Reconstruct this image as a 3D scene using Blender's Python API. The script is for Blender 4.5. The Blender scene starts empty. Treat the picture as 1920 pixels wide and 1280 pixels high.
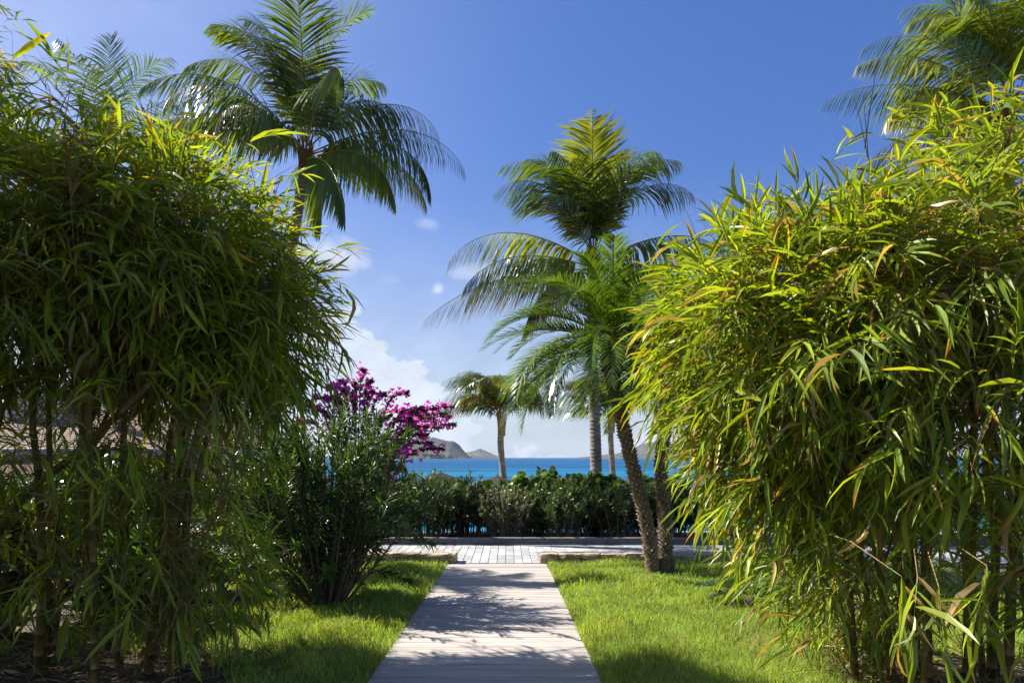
import bpy, math, random
import numpy as np
from mathutils import Vector, Matrix
R = math.radians
SC = bpy.context.scene
COL = SC.collection

# ------------------------------------------------------------------ camera, sky, sun, exposure
cam_d = bpy.data.cameras.new('camera'); cam = bpy.data.objects.new('camera', cam_d); COL.objects.link(cam)
cam_d.sensor_width = 36; cam_d.lens = 24; cam_d.shift_y = 0.113; cam_d.shift_x = 0.0045
cam_d.clip_start = 0.05; cam_d.clip_end = 60000
cam.location = (0, 0, 1.6); cam.rotation_euler = (R(90), 0, 0)
SC.camera = cam
SUN_AZ, SUN_EL = -70.0, 43.5            # degrees; azimuth from +Y, negative = left
SKY_STRENGTH = 0.056
w = bpy.data.worlds.new('World'); SC.world = w; w.use_nodes = True
def build_world():
    nt = w.node_tree; N = nt.nodes; L = nt.links; N.clear()
    out = N.new('ShaderNodeOutputWorld'); bg = N.new('ShaderNodeBackground'); bg.inputs[1].default_value = SKY_STRENGTH
    L.new(bg.outputs[0], out.inputs[0])
    sky = N.new('ShaderNodeTexSky'); sky.sky_type = 'NISHITA'; sky.sun_disc = False
    sky.sun_elevation = R(SUN_EL); sky.sun_rotation = R(SUN_AZ); sky.altitude = 0
    sky.air_density = 1.0; sky.dust_density = 1.4; sky.ozone_density = 3.0
    hs = N.new('ShaderNodeHueSaturation'); hs.inputs['Saturation'].default_value = 1.2; hs.inputs['Hue'].default_value = 0.508
    bw = N.new('ShaderNodeRGBToBW'); L.new(sky.outputs[0], bw.inputs[0])
    roll = N.new('ShaderNodeMath'); roll.operation = 'MULTIPLY_ADD'; L.new(bw.outputs[0], roll.inputs[0]); roll.inputs[1].default_value = 0.10; roll.inputs[2].default_value = 1.0
    dv = N.new('ShaderNodeVectorMath'); dv.operation = 'DIVIDE'; L.new(sky.outputs[0], dv.inputs[0]); L.new(roll.outputs[0], dv.inputs[1])
    L.new(dv.outputs[0], hs.inputs['Color'])
    tc = N.new('ShaderNodeTexCoord')
    sep = N.new('ShaderNodeSeparateXYZ'); L.new(tc.outputs['Generated'], sep.inputs[0])
    def M(op, a, b=None, c=None, clamp=False):
        n = N.new('ShaderNodeMath'); n.operation = op; n.use_clamp = clamp
        for i, v in enumerate((a, b, c)):
            if v is None: continue
            if isinstance(v, (int, float)): n.inputs[i].default_value = v
            else: L.new(v, n.inputs[i])
        return n.outputs[0]
    def step(v, a, b):
        n = N.new('ShaderNodeMapRange'); n.interpolation_type = 'SMOOTHSTEP'
        L.new(v, n.inputs[0]); n.inputs[1].default_value = a; n.inputs[2].default_value = b
        return n.outputs[0]
    az = M('ARCTAN2', sep.outputs[0], sep.outputs[1]); el = M('ARCSINE', sep.outputs[2])
    def noise(scale, detail, rough, zs=1.0, off=(0, 0, 0)):
        mp = N.new('ShaderNodeMapping'); mp.inputs['Scale'].default_value = (1, 1, zs); mp.inputs['Location'].default_value = off
        L.new(tc.outputs['Generated'], mp.inputs[0])
        n = N.new('ShaderNodeTexNoise'); n.inputs['Scale'].default_value = scale; n.inputs['Detail'].default_value = detail; n.inputs['Roughness'].default_value = rough
        L.new(mp.outputs[0], n.inputs['Vector']); return n.outputs[0]
    nb = noise(9, 7, 0.58, 1.6, (1.7, 0.3, 0)); nbig = noise(3.2, 3, 0.5, 1.0, (4, 2, 1)); wisp = noise(5, 6, 0.65, 3.5, (0, 3, 5))
    # a low bank of cumulus along the left horizon, thinning out to the right
    lim = M('ADD', M('ADD', M('MULTIPLY', step(az, -0.02, -0.14), 0.125), M('MULTIPLY', step(az, -0.12, -0.30), 0.09)), 0.022)
    lim = M('ADD', lim, M('MULTIPLY', M('SUBTRACT', nb, 0.5), 0.38))
    lim = M('ADD', lim, M('MULTIPLY', M('SUBTRACT', nbig, 0.5), 0.05))
    bank = step(M('SUBTRACT', lim, el), -0.004, 0.028)
    # scattered small clouds and veil
    def blob(ax, ex, rx, rz):
        dx = M('DIVIDE', M('SUBTRACT', az, ax), rx); dz = M('DIVIDE', M('SUBTRACT', el, ex), rz)
        d = M('SQRT', M('ADD', M('MULTIPLY', dx, dx), M('MULTIPLY', dz, dz)))
        return M('MULTIPLY', step(M('ADD', d, M('MULTIPLY', M('SUBTRACT', nb, 0.5), 3.0)), 1.3, 0.1), 1.0)
    small = None
    for (px, py, rw, rh, a) in ((822, 543, 17, 15, .85), (920, 515, 80, 24, .7), (640, 480, 70, 45, .9), (735, 525, 32, 14, .35), (800, 420, 30, 12, .35), (1230, 790, 120, 30, .35)):
        ax = math.atan2(px - 952, 1280); ex = math.atan2(857 - py, math.hypot(1280, px - 952))
        b = M('MULTIPLY', blob(ax, ex, rw / 1280, rh / 1280), a)
        small = b if small is None else M('MAXIMUM', small, b)
    veil = M('MULTIPLY', step(M('ADD', wisp, M('MULTIPLY', M('SUBTRACT', 0.16, el), 1.1)), 0.46, 0.80), 0.38)
    veil = M('MULTIPLY', veil, step(el, 0.36, 0.14))
    veil = M('MAXIMUM', veil, M('ADD', M('MULTIPLY', step(el, .40, .02), .52), M('MULTIPLY', step(az, .15, -1.0), .30)))
    bank = M('MULTIPLY', bank, M('ADD', .45, M('MULTIPLY', noise(7, 6, .6, 2.2, (9, 1, 2)), .95), clamp=True))
    mask = M('MAXIMUM', M('MAXIMUM', M('MULTIPLY', bank, 0.95), small), veil, clamp=True)
    shade = M('ADD', 0.62, M('MULTIPLY', noise(13, 6, .62, 1.6, (3, 3, 3)), 0.62))
    cc = N.new('ShaderNodeCombineXYZ')
    k = 0.43 / SKY_STRENGTH
    for i, q in enumerate((0.86, 0.93, 1.05)): L.new(M('MULTIPLY', shade, k * q), cc.inputs[i])
    mix = N.new('ShaderNodeMix'); mix.data_type = 'RGBA'
    tv = N.new('ShaderNodeVectorMath'); tv.operation = 'MULTIPLY'; L.new(hs.outputs[0], tv.inputs[0]); tv.inputs[1].default_value = (1.06, 1.23, 1.56)
    L.new(mask, mix.inputs[0]); L.new(tv.outputs[0], mix.inputs[6]); L.new(cc.outputs[0], mix.inputs[7])
    L.new(mix.outputs[2], bg.inputs[0])
build_world()
sun_d = bpy.data.lights.new('sun', 'SUN'); sun_d.energy = 5.0; sun_d.angle = R(0.53); sun_d.color = (1.0, 0.93, 0.82)
sun = bpy.data.objects.new('sun', sun_d); COL.objects.link(sun); sun.location = (-20, 12, 25)
sdir = Vector((math.sin(R(SUN_AZ)) * math.cos(R(SUN_EL)), math.cos(R(SUN_AZ)) * math.cos(R(SUN_EL)), math.sin(R(SUN_EL))))
sun.rotation_euler = sdir.to_track_quat('Z', 'Y').to_euler()
vs = SC.view_settings; vs.view_transform = 'Standard'; vs.look = 'None'; vs.exposure = 1.22; vs.gamma = 1; vs.use_curve_mapping = False
cy = SC.cycles; cy.max_bounces = 7; cy.transmission_bounces = 4; cy.transparent_max_bounces = 4; cy.diffuse_bounces = 4; cy.glossy_bounces = 2; cy.volume_bounces = 0
cy.use_denoising = True; cy.caustics_reflective = False; cy.caustics_refractive = False

# ------------------------------------------------------------------ mesh helpers
rng = np.random.default_rng(7)
def mk_mesh(name, V, F, C=None, smooth=False):
    V = np.asarray(V, np.float32).reshape(-1, 3); F = np.asarray(F, np.int32); k = F.shape[1]
    me = bpy.data.meshes.new(name)
    me.vertices.add(len(V)); me.vertices.foreach_set('co', V.ravel())
    me.loops.add(F.size); me.loops.foreach_set('vertex_index', F.ravel())
    me.polygons.add(len(F)); me.polygons.foreach_set('loop_start', np.arange(0, F.size, k, dtype=np.int32))
    me.polygons.foreach_set('use_smooth', np.full(len(F), smooth, dtype=bool))
    if C is not None:
        a = me.color_attributes.new('Col', 'FLOAT_COLOR', 'POINT')
        C = np.asarray(C, np.float32); a.data.foreach_set('color', np.hstack([C, np.ones((len(C), 1), np.float32)]).ravel())
    me.update(calc_edges=True)
    return me
def obj(name, me, mat=None, parent=None, loc=None):
    o = bpy.data.objects.new(name, me); COL.objects.link(o)
    if mat is not None and me is not None and len(me.materials) == 0: me.materials.append(mat)
    if parent is not None: o.parent = parent
    if loc is not None: o.location = loc
    return o
def tag(o, label=None, cat=None, group=None, kind=None):
    if label: o['label'] = label
    if cat: o['category'] = cat
    if group: o['group'] = group
    if kind: o['kind'] = kind
    return o
def empty(name, loc, label, cat, group=None):
    o = bpy.data.objects.new(name, None); COL.objects.link(o); o.location = loc; o.empty_display_size = .2
    return tag(o, label, cat, group)
class MB:
    def __init__(s): s.V = []; s.F = []; s.C = []; s.n = 0
    def add(s, V, F, C=None):
        V = np.asarray(V, float).reshape(-1, 3); F = np.asarray(F, int)
        if F.shape[1] == 4: F = np.vstack([F[:, [0, 1, 2]], F[:, [0, 2, 3]]])
        s.V.append(V); s.F.append(F + s.n); s.n += len(V)
        if C is None: C = (1, 1, 1)
        C = np.asarray(C, float)
        s.C.append(np.broadcast_to(C, (len(V), 3)))
    def mesh(s, name, smooth=False): return mk_mesh(name, np.vstack(s.V), np.vstack(s.F), np.vstack(s.C), smooth)
def norm(v): v = np.asarray(v, float); return v / np.maximum(np.linalg.norm(v, axis=-1, keepdims=True), 1e-9)
def tube(P, rad, sides=6, cap=True):
    P = np.asarray(P, float); n = len(P); rad = np.broadcast_to(np.asarray(rad, float), (n,))
    T = norm(np.gradient(P, axis=0)); ref = np.array([0, 0, 1.0]) if abs(T[:, 2]).mean() < .8 else np.array([1.0, 0, 0])
    A = norm(np.cross(T, ref)); B = np.cross(T, A)
    th = np.arange(sides) * 2 * np.pi / sides
    V = P[:, None] + rad[:, None, None] * (np.cos(th)[None, :, None] * A[:, None] + np.sin(th)[None, :, None] * B[:, None])
    V = V.reshape(-1, 3); i = np.arange(n - 1)[:, None] * sides; j = np.arange(sides)[None]; j2 = (j + 1) % sides
    F = np.stack([i + j, i + j2, i + sides + j2, i + sides + j], -1).reshape(-1, 4)
    F = np.vstack([F[:, [0, 1, 2]], F[:, [0, 2, 3]]])
    if cap:
        V = np.vstack([V, P[:1], P[-1:]]); k = n * sides; js = np.arange(sides)
        F = np.vstack([F, np.stack([(js + 1) % sides, js, np.full(sides, k)], -1), np.stack([k - sides + js, k - sides + (js + 1) % sides, np.full(sides, k + 1)], -1)])
    return V, F
def bez(p0, p1, p2, n):
    t = np.linspace(0, 1, n)[:, None]; p0, p1, p2 = map(np.asarray, (p0, p1, p2))
    return (1 - t) ** 2 * p0 + 2 * t * (1 - t) * p1 + t * t * p2
def spline(pts, n):
    pts = np.asarray(pts, float); m = len(pts); t = np.linspace(0, m - 1, n); out = []
    for q in t:
        i = min(int(q), m - 2); f = q - i
        p = [pts[max(i - 1, 0)], pts[i], pts[i + 1], pts[min(i + 2, m - 1)]]
        out.append(.5 * (2 * p[1] + (p[2] - p[0]) * f + (2 * p[0] - 5 * p[1] + 4 * p[2] - p[3]) * f * f + (3 * p[1] - p[0] - 3 * p[2] + p[3]) * f ** 3))
    return np.array(out)
def box(x0, x1, y0, y1, z0, z1):
    V = [(x, y, z) for z in (z0, z1) for y in (y0, y1) for x in (x0, x1)]
    F = [(0, 2, 3, 1), (4, 5, 7, 6), (0, 1, 5, 4), (2, 6, 7, 3), (0, 4, 6, 2), (1, 3, 7, 5)]
    return np.array(V, float), np.array(F)
def bev_box(sx, sy, sz, b):
    # box with chamfered top edges, origin at the centre of its bottom
    hx, hy = sx / 2, sy / 2
    V = [(-hx, -hy, 0), (hx, -hy, 0), (hx, hy, 0), (-hx, hy, 0), (-hx, -hy, sz - b), (hx, -hy, sz - b), (hx, hy, sz - b), (-hx, hy, sz - b),
         (-hx + b, -hy + b, sz), (hx - b, -hy + b, sz), (hx - b, hy - b, sz), (-hx + b, hy - b, sz)]
    F = [(3, 2, 1, 0), (0, 1, 5, 4), (1, 2, 6, 5), (2, 3, 7, 6), (3, 0, 4, 7), (4, 5, 9, 8), (5, 6, 10, 9), (6, 7, 11, 10), (7, 4, 8, 11), (8, 9, 10, 11)]
    F = np.array(F); return np.array(V, float), np.vstack([F[:, [0, 1, 2]], F[:, [0, 2, 3]]])

# ------------------------------------------------------------------ materials
def new_mat(name):
    m = bpy.data.materials.new(name); m.use_nodes = True; nt = m.node_tree
    for n in list(nt.nodes): nt.nodes.remove(n)
    return m, nt, nt.nodes, nt.links
def leaf_mat(name, trans=(1.6, 1.5, .5), tf=.45, rough=.42, spec=.4, gain=1.0, nscale=3.0, namp=.35):
    m, nt, N, L = new_mat(name)
    out = N.new('ShaderNodeOutputMaterial'); mx = N.new('ShaderNodeMixShader'); mx.inputs[0].default_value = tf
    p = N.new('ShaderNodeBsdfPrincipled'); p.inputs['Roughness'].default_value = rough; p.inputs['Specular IOR Level'].default_value = spec
    t = N.new('ShaderNodeBsdfTranslucent'); a = N.new('ShaderNodeVertexColor'); a.layer_name = 'Col'
    g = N.new('ShaderNodeNewGeometry'); ns = N.new('ShaderNodeTexNoise'); ns.inputs['Scale'].default_value = nscale; ns.inputs['Detail'].default_value = 3
    L.new(g.outputs['Position'], ns.inputs['Vector'])
    mr = N.new('ShaderNodeMapRange'); L.new(ns.outputs[0], mr.inputs[0]); mr.inputs[1].default_value = .3; mr.inputs[2].default_value = .7
    mr.inputs[3].default_value = gain * (1 - namp); mr.inputs[4].default_value = gain * (1 + namp)
    v1 = N.new('ShaderNodeVectorMath'); v1.operation = 'SCALE'; L.new(a.outputs[0], v1.inputs[0]); L.new(mr.outputs[0], v1.inputs['Scale'])
    v2 = N.new('ShaderNodeVectorMath'); v2.operation = 'MULTIPLY'; L.new(v1.outputs[0], v2.inputs[0]); v2.inputs[1].default_value = trans
    L.new(v1.outputs[0], p.inputs['Base Color']); L.new(v2.outputs[0], t.inputs[0])
    L.new(p.outputs[0], mx.inputs[1]); L.new(t.outputs[0], mx.inputs[2]); L.new(mx.outputs[0], out.inputs[0])
    return m
def surf(name, c1, c2, scale=8, rough=.8, bump=.3, bscale=None, stretch=(1, 1, 1), detail=6, c3=None, use_col=False, coord='Object', spec=.3, dist=.02, lo=.35, hi=.65, vary=(.85, 1.13)):
    m, nt, N, L = new_mat(name)
    out = N.new('ShaderNodeOutputMaterial'); p = N.new('ShaderNodeBsdfPrincipled'); p.inputs['Roughness'].default_value = rough; p.inputs['Specular IOR Level'].default_value = spec
    if coord == 'World':
        tc = N.new('ShaderNodeNewGeometry'); src = tc.outputs['Position']
    else:
        tc = N.new('ShaderNodeTexCoord'); src = tc.outputs[coord]
    oi = N.new('ShaderNodeObjectInfo'); mp = N.new('ShaderNodeMapping'); mp.inputs['Scale'].default_value = stretch; L.new(src, mp.inputs[0])
    if coord != 'World':
        mu = N.new('ShaderNodeVectorMath'); mu.operation = 'SCALE'; mu.inputs[0].default_value = (37, 61, 23); L.new(oi.outputs['Random'], mu.inputs['Scale']); L.new(mu.outputs[0], mp.inputs['Location'])
    n1 = N.new('ShaderNodeTexNoise'); n1.inputs['Scale'].default_value = scale; n1.inputs['Detail'].default_value = detail; n1.inputs['Roughness'].default_value = .62; L.new(mp.outputs[0], n1.inputs['Vector'])
    cr = N.new('ShaderNodeValToRGB'); L.new(n1.outputs[0], cr.inputs[0])
    cr.color_ramp.elements[0].position = lo; cr.color_ramp.elements[0].color = (*c1, 1); cr.color_ramp.elements[1].position = hi; cr.color_ramp.elements[1].color = (*c2, 1)
    if c3: e = cr.color_ramp.elements.new((lo + hi) / 2); e.color = (*c3, 1)
    col = cr.outputs[0]
    if use_col:
        a = N.new('ShaderNodeVertexColor'); a.layer_name = 'Col'; v = N.new('ShaderNodeVectorMath'); v.operation = 'MULTIPLY'; L.new(col, v.inputs[0]); L.new(a.outputs[0], v.inputs[1]); col = v.outputs[0]
    rv = N.new('ShaderNodeMapRange'); L.new(oi.outputs['Random'], rv.inputs[0]); rv.inputs[3].default_value = vary[0]; rv.inputs[4].default_value = vary[1]
    v3 = N.new('ShaderNodeVectorMath'); v3.operation = 'SCALE'; L.new(col, v3.inputs[0]); L.new(rv.outputs[0], v3.inputs['Scale'])
    L.new(v3.outputs[0], p.inputs['Base Color'])
    if bump:
        n2 = N.new('ShaderNodeTexNoise'); n2.inputs['Scale'].default_value = bscale or scale * 3; n2.inputs['Detail'].default_value = 5; L.new(mp.outputs[0], n2.inputs['Vector'])
        b = N.new('ShaderNodeBump'); b.inputs['Strength'].default_value = bump; b.inputs['Distance'].default_value = dist; L.new(n2.outputs[0], b.inputs['Height']); L.new(b.outputs[0], p.inputs['Normal'])
    L.new(p.outputs[0], out.inputs[0]); return m
M = {}
M['bamboo_leaf'] = leaf_mat('bamboo_leaf', (1.6, 1.5, .35), .46, .38, .45)
M['shrub_leaf'] = leaf_mat('shrub_leaf', (1.5, 1.6, .5), .30, .33, .5)
M['palm_leaf'] = leaf_mat('palm_leaf', (1.7, 1.6, .35), .34, .30, .55, nscale=.8)
M['grass'] = leaf_mat('grass', (1.45, 1.4, .5), .45, .5, .3, nscale=1.2, namp=.22)
M['bract'] = leaf_mat('bract', (1.35, 1.2, 1.3), .5, .6, .2)
M['culm'] = surf('culm', (.10, .085, .025), (.25, .18, .055), 9, .45, .15, stretch=(1, 1, .25), use_col=True, coord='World', spec=.4)
M['twig'] = surf('twig', (.12, .09, .035), (.24, .18, .07), 20, .6, 0, coord='World')
M['stem'] = surf('stem', (.14, .10, .065), (.26, .21, .15), 18, .8, .3, coord='World')
M['coco_trunk'] = surf('coco_trunk', (.13, .115, .10), (.30, .27, .235), 6, .9, .5, bscale=25, stretch=(1, 1, 3), use_col=True, coord='World')
M['date_trunk'] = surf('date_trunk', (.10, .075, .05), (.26, .20, .14), 14, .95, .6, bscale=40, use_col=True, coord='World')
M['fibre'] = surf('fibre', (.10, .05, .025), (.26, .15, .08), 25, .95, .6, coord='World')
M['petiole'] = surf('petiole', (.20, .17, .06), (.34, .30, .10), 12, .7, .2, coord='World')
M['plank'] = surf('plank', (.27, .24, .22), (.47, .43, .40), 5, .7, .35, bscale=14, stretch=(.35, 9, 9), c3=(.40, .365, .34), dist=.004, vary=(.78, 1.12))
M['gap'] = surf('gap', (.03, .028, .025), (.05, .045, .04), 8, .9, 0)
M['paver'] = surf('paver', (.32, .325, .34), (.44, .445, .46), 5, .75, .3, bscale=60, dist=.004, vary=(.74, 1.12))
M['mortar'] = surf('mortar', (.10, .10, .105), (.16, .16, .165), 20, .9, .2)
M['kerb'] = surf('kerb', (.12, .125, .13), (.18, .185, .19), 10, .85, .3, bscale=60, dist=.004)
M['stone'] = surf('stone', (.20, .15, .105), (.52, .44, .34), 7, .9, .8, bscale=22, c3=(.36, .29, .21), dist=.02)
M['soil'] = surf('soil', (.05, .037, .026), (.13, .10, .075), 5, .95, .6, bscale=30, coord='World', dist=.03)
M['lawn'] = surf('lawn', (.10, .12, .022), (.19, .22, .04), 3, .95, .6, bscale=40, coord='World', dist=.03)
M['hill'] = surf('hill', (.028, .032, .028), (.105, .085, .07), .014, .95, .8, bscale=.03, coord='World', c3=(.055, .05, .042), dist=6)
M['shingle'] = surf('shingle', (.20, .135, .105), (.31, .23, .185), 9, .85, .4, bscale=40, stretch=(1, 3, 3))
M['fascia'] = surf('fascia', (.24, .27, .31), (.32, .35, .39), 3, .5, .05)
M['wall'] = surf('wall', (.60, .57, .52), (.72, .69, .63), 3, .85, .1)
M['wood_dark'] = surf('wood_dark', (.08, .05, .03), (.16, .10, .06), 6, .6, .2, stretch=(1, 1, .2))
M['glass'] = surf('glass', (.02, .03, .035), (.05, .06, .07), 2, .08, 0, spec=.8)
M['canopy'] = surf('canopy', (.022, .018, .016), (.04, .032, .027), 6, .85, .1)
M['orange'] = surf('orange', (.60, .10, .025), (.75, .17, .04), 5, .8, .2)
def ground_material():
    m, nt, N, L = new_mat('ground')
    out = N.new('ShaderNodeOutputMaterial'); p = N.new('ShaderNodeBsdfPrincipled'); p.inputs['Roughness'].default_value = .95
    g = N.new('ShaderNodeNewGeometry'); s = N.new('ShaderNodeSeparateXYZ'); L.new(g.outputs['Position'], s.inputs[0])
    def ramp(sc, a, b):
        n = N.new('ShaderNodeTexNoise'); n.inputs['Scale'].default_value = sc; n.inputs['Detail'].default_value = 7; L.new(g.outputs['Position'], n.inputs['Vector'])
        c = N.new('ShaderNodeValToRGB'); c.color_ramp.elements[0].position = .35; c.color_ramp.elements[1].position = .65
        c.color_ramp.elements[0].color = (*a, 1); c.color_ramp.elements[1].color = (*b, 1); L.new(n.outputs[0], c.inputs[0]); return n, c
    n1, soil = ramp(4, (.04, .028, .018), (.11, .08, .055)); n2, sand = ramp(1.5, (.50, .42, .31), (.62, .54, .41))
    mr = N.new('ShaderNodeMapRange'); L.new(s.outputs[1], mr.inputs[0]); mr.inputs[1].default_value = 17.8; mr.inputs[2].default_value = 19.2
    mx = N.new('ShaderNodeMix'); mx.data_type = 'RGBA'; L.new(mr.outputs[0], mx.inputs[0]); L.new(soil.outputs[0], mx.inputs[6]); L.new(sand.outputs[0], mx.inputs[7])
    L.new(mx.outputs[2], p.inputs['Base Color'])
    nb = N.new('ShaderNodeTexNoise'); nb.inputs['Scale'].default_value = 18; nb.inputs['Detail'].default_value = 6; L.new(g.outputs['Position'], nb.inputs['Vector'])
    b = N.new('ShaderNodeBump'); b.inputs['Strength'].default_value = .7; b.inputs['Distance'].default_value = .04; L.new(nb.outputs[0], b.inputs['Height']); L.new(b.outputs[0], p.inputs['Normal'])
    L.new(p.outputs[0], out.inputs[0]); return m
def sea_material():
    m, nt, N, L = new_mat('sea_water')
    out = N.new('ShaderNodeOutputMaterial'); p = N.new('ShaderNodeBsdfPrincipled'); p.inputs['Roughness'].default_value = .22; p.inputs['IOR'].default_value = 1.33; p.inputs['Specular IOR Level'].default_value = .06
    g = N.new('ShaderNodeNewGeometry'); s = N.new('ShaderNodeSeparateXYZ'); L.new(g.outputs['Position'], s.inputs[0])
    mr = N.new('ShaderNodeMapRange'); L.new(s.outputs[1], mr.inputs[0]); mr.inputs[1].default_value = 40; mr.inputs[2].default_value = 420; mr.interpolation_type = 'SMOOTHSTEP'
    c = N.new('ShaderNodeValToRGB'); c.color_ramp.elements[0].color = (.012, .14, .25, 1); c.color_ramp.elements[1].color = (.004, .065, .165, 1)
    L.new(mr.outputs[0], c.inputs[0])
    mp = N.new('ShaderNodeMapping'); mp.inputs['Scale'].default_value = (.25, 1, 1); L.new(g.outputs['Position'], mp.inputs[0])
    n0 = N.new('ShaderNodeTexNoise'); n0.inputs['Scale'].default_value = .035; n0.inputs['Detail'].default_value = 5; L.new(mp.outputs[0], n0.inputs['Vector'])
    mr2 = N.new('ShaderNodeMapRange'); L.new(n0.outputs[0], mr2.inputs[0]); mr2.inputs[1].default_value = .3; mr2.inputs[2].default_value = .7; mr2.inputs[3].default_value = .55; mr2.inputs[4].default_value = 1.5
    v = N.new('ShaderNodeVectorMath'); v.operation = 'SCALE'; L.new(c.outputs[0], v.inputs[0]); L.new(mr2.outputs[0], v.inputs['Scale']); 
    n1 = N.new('ShaderNodeTexNoise'); n1.inputs['Scale'].default_value = .5; n1.inputs['Detail'].default_value = 6; n1.inputs['Roughness'].default_value = .6; L.new(mp.outputs[0], n1.inputs['Vector'])
    fo = N.new('ShaderNodeMapRange'); L.new(n1.outputs[0], fo.inputs[0]); fo.inputs[1].default_value = .735; fo.inputs[2].default_value = .78
    mx = N.new('ShaderNodeMix'); mx.data_type = 'RGBA'; L.new(fo.outputs[0], mx.inputs[0]); L.new(v.outputs[0], mx.inputs[6]); mx.inputs[7].default_value = (.6, .65, .7, 1)
    L.new(mx.outputs[2], p.inputs['Base Color'])
    b = N.new('ShaderNodeBump'); b.inputs['Strength'].default_value = .9; b.inputs['Distance'].default_value = 1.2; L.new(n1.outputs[0], b.inputs['Height']); L.new(b.outputs[0], p.inputs['Normal'])
    d = N.new('ShaderNodeBsdfDiffuse'); gl = N.new('ShaderNodeBsdfGlossy'); gl.inputs['Roughness'].default_value = .22; ms = N.new('ShaderNodeMixShader'); ms.inputs[0].default_value = .13
    L.new(mx.outputs[2], d.inputs[0]); L.new(b.outputs[0], d.inputs['Normal']); L.new(b.outputs[0], gl.inputs['Normal']); gl.inputs[0].default_value = (.8, .9, 1, 1)
    L.new(d.outputs[0], ms.inputs[1]); L.new(gl.outputs[0], ms.inputs[2]); N.remove(p)
    L.new(ms.outputs[0], out.inputs[0]); return m
M['ground'] = ground_material(); M['sea'] = sea_material()

# ------------------------------------------------------------------ terrain
SEA_Z = -3.2
def sstep(x, a, b): t = np.clip((x - a) / (b - a), 0, 1); return t * t * (3 - 2 * t)
def gz(x, y):
    x = np.asarray(x, float); y = np.asarray(y, float)
    z = np.where(y < 12.75, -0.03 * y, -0.3825)
    shore = sstep(y + np.clip(-x - 7, 0, 12) * -1.2, 17.6, 40.0)
    return z - 5.2 * shore
def ground():
    xs = np.unique(np.concatenate([np.linspace(-30, 30, 91), np.array([-9000, -4000, -1500, -600, -250, -120, -60, 60, 120, 250, 600, 1500, 4000, 9000])]))
    ys = np.unique(np.concatenate([np.linspace(-12, 60, 121), np.array([12.75, -300, -100, -40, 100, 200, 500, 1200, 3000, 8500])]))
    X, Y = np.meshgrid(xs, ys); Z = gz(X, Y) - .02
    V = np.stack([X, Y, Z], -1).reshape(-1, 3); nx = len(xs)
    i = np.arange(len(ys) - 1)[:, None] * nx + np.arange(nx - 1)[None]; i = i.ravel()
    F = np.stack([i, i + 1, i + nx + 1, i + nx], -1)
    tag(obj('ground', mk_mesh('ground', V, F, smooth=True), M['ground']), kind='structure')
    S = 8400
    tag(obj('sea', mk_mesh('sea', [(-S, 26, SEA_Z), (S, 26, SEA_Z), (S, S, SEA_Z), (-S, S, SEA_Z)], [(0, 1, 2, 3)]), M['sea']), kind='structure')
ground()
def vnoise(x, y, seed=0):
    r = np.random.default_rng(seed); tot = 0
    for o in range(5):
        a, b, c, d = r.uniform(.6, 1.4, 4); f = 2 ** o; ph = r.uniform(0, 6.28, 2)
        tot = tot + (np.sin(x * f * a + y * f * .7 * b + ph[0]) * np.cos(y * f * c - x * f * .5 * d + ph[1])) / f ** .9
    return tot
def headland(name, D, prof, depth, seed, label):
    # prof: (x pixel offset from the view axis, height in pixels) at distance D, read as a skyline
    xs = np.array([p[0] for p in prof]) / 1280 * D; hs = np.array([p[1] for p in prof]) / 1280 * D
    n, m = 150, 34; X = np.linspace(xs[0], xs[-1], n); H = np.interp(X, xs, hs); t = np.linspace(0, 1, m)
    XX, TT = np.meshgrid(X, t); prof_y = np.sin(np.pi * np.clip(TT, 0, 1)) ** .75
    YY = D + (TT - .35) * depth; S = max(hs) 
    nz = vnoise(XX / S * 1.6, YY / S * 1.6, seed)
    ZZ = SEA_Z - 1.5 + (np.maximum(H[None] * prof_y * (1 + .16 * nz * (TT < .9)), 0)) * 1.0
    YY = YY + nz * S * .35 * (1 - TT)
    V = np.stack([XX, YY, ZZ], -1).reshape(-1, 3); i = (np.arange(m - 1)[:, None] * n + np.arange(n - 1)[None]).ravel()
    F = np.stack([i, i + 1, i + n + 1, i + n], -1)
    o = obj(name, mk_mesh(name, V, F, smooth=False), M['hill']); tag(o, label, None, None, 'structure')
headland('headland', 2400, [(-330, 0), (-300, 20), (-240, 42), (-170, 38), (-130, 35), (-104, 31), (-92, 20), (-80, 8), (-72, 0)], 500, 3, 'steep brown headland sloping to the sea at left')
headland('headland', 3800, [(-95, 0), (-84, 9), (-70, 13), (-52, 15.5), (-42, 14), (-30, 9), (-16, 3), (-8, 0)], 600, 5, 'low far islet beside the headland')
headland('headland', 3300, [(120, 0), (150, 3), (185, 6), (215, 9), (250, 17), (275, 27), (305, 29), (345, 27), (390, 24), (450, 27), (520, 30), (640, 24), (760, 10), (840, 0)], 900, 8, 'long low hills across the bay at right')
headland('hill', 1300, [(-900, 0), (-820, 60), (-700, 64), (-640, 72), (-590, 70), (-560, 58), (-520, 45), (-470, 36), (-430, 22), (-390, 8), (-370, 0)], 500, 12, 'wooded hill behind the tiled roof at left')

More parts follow.
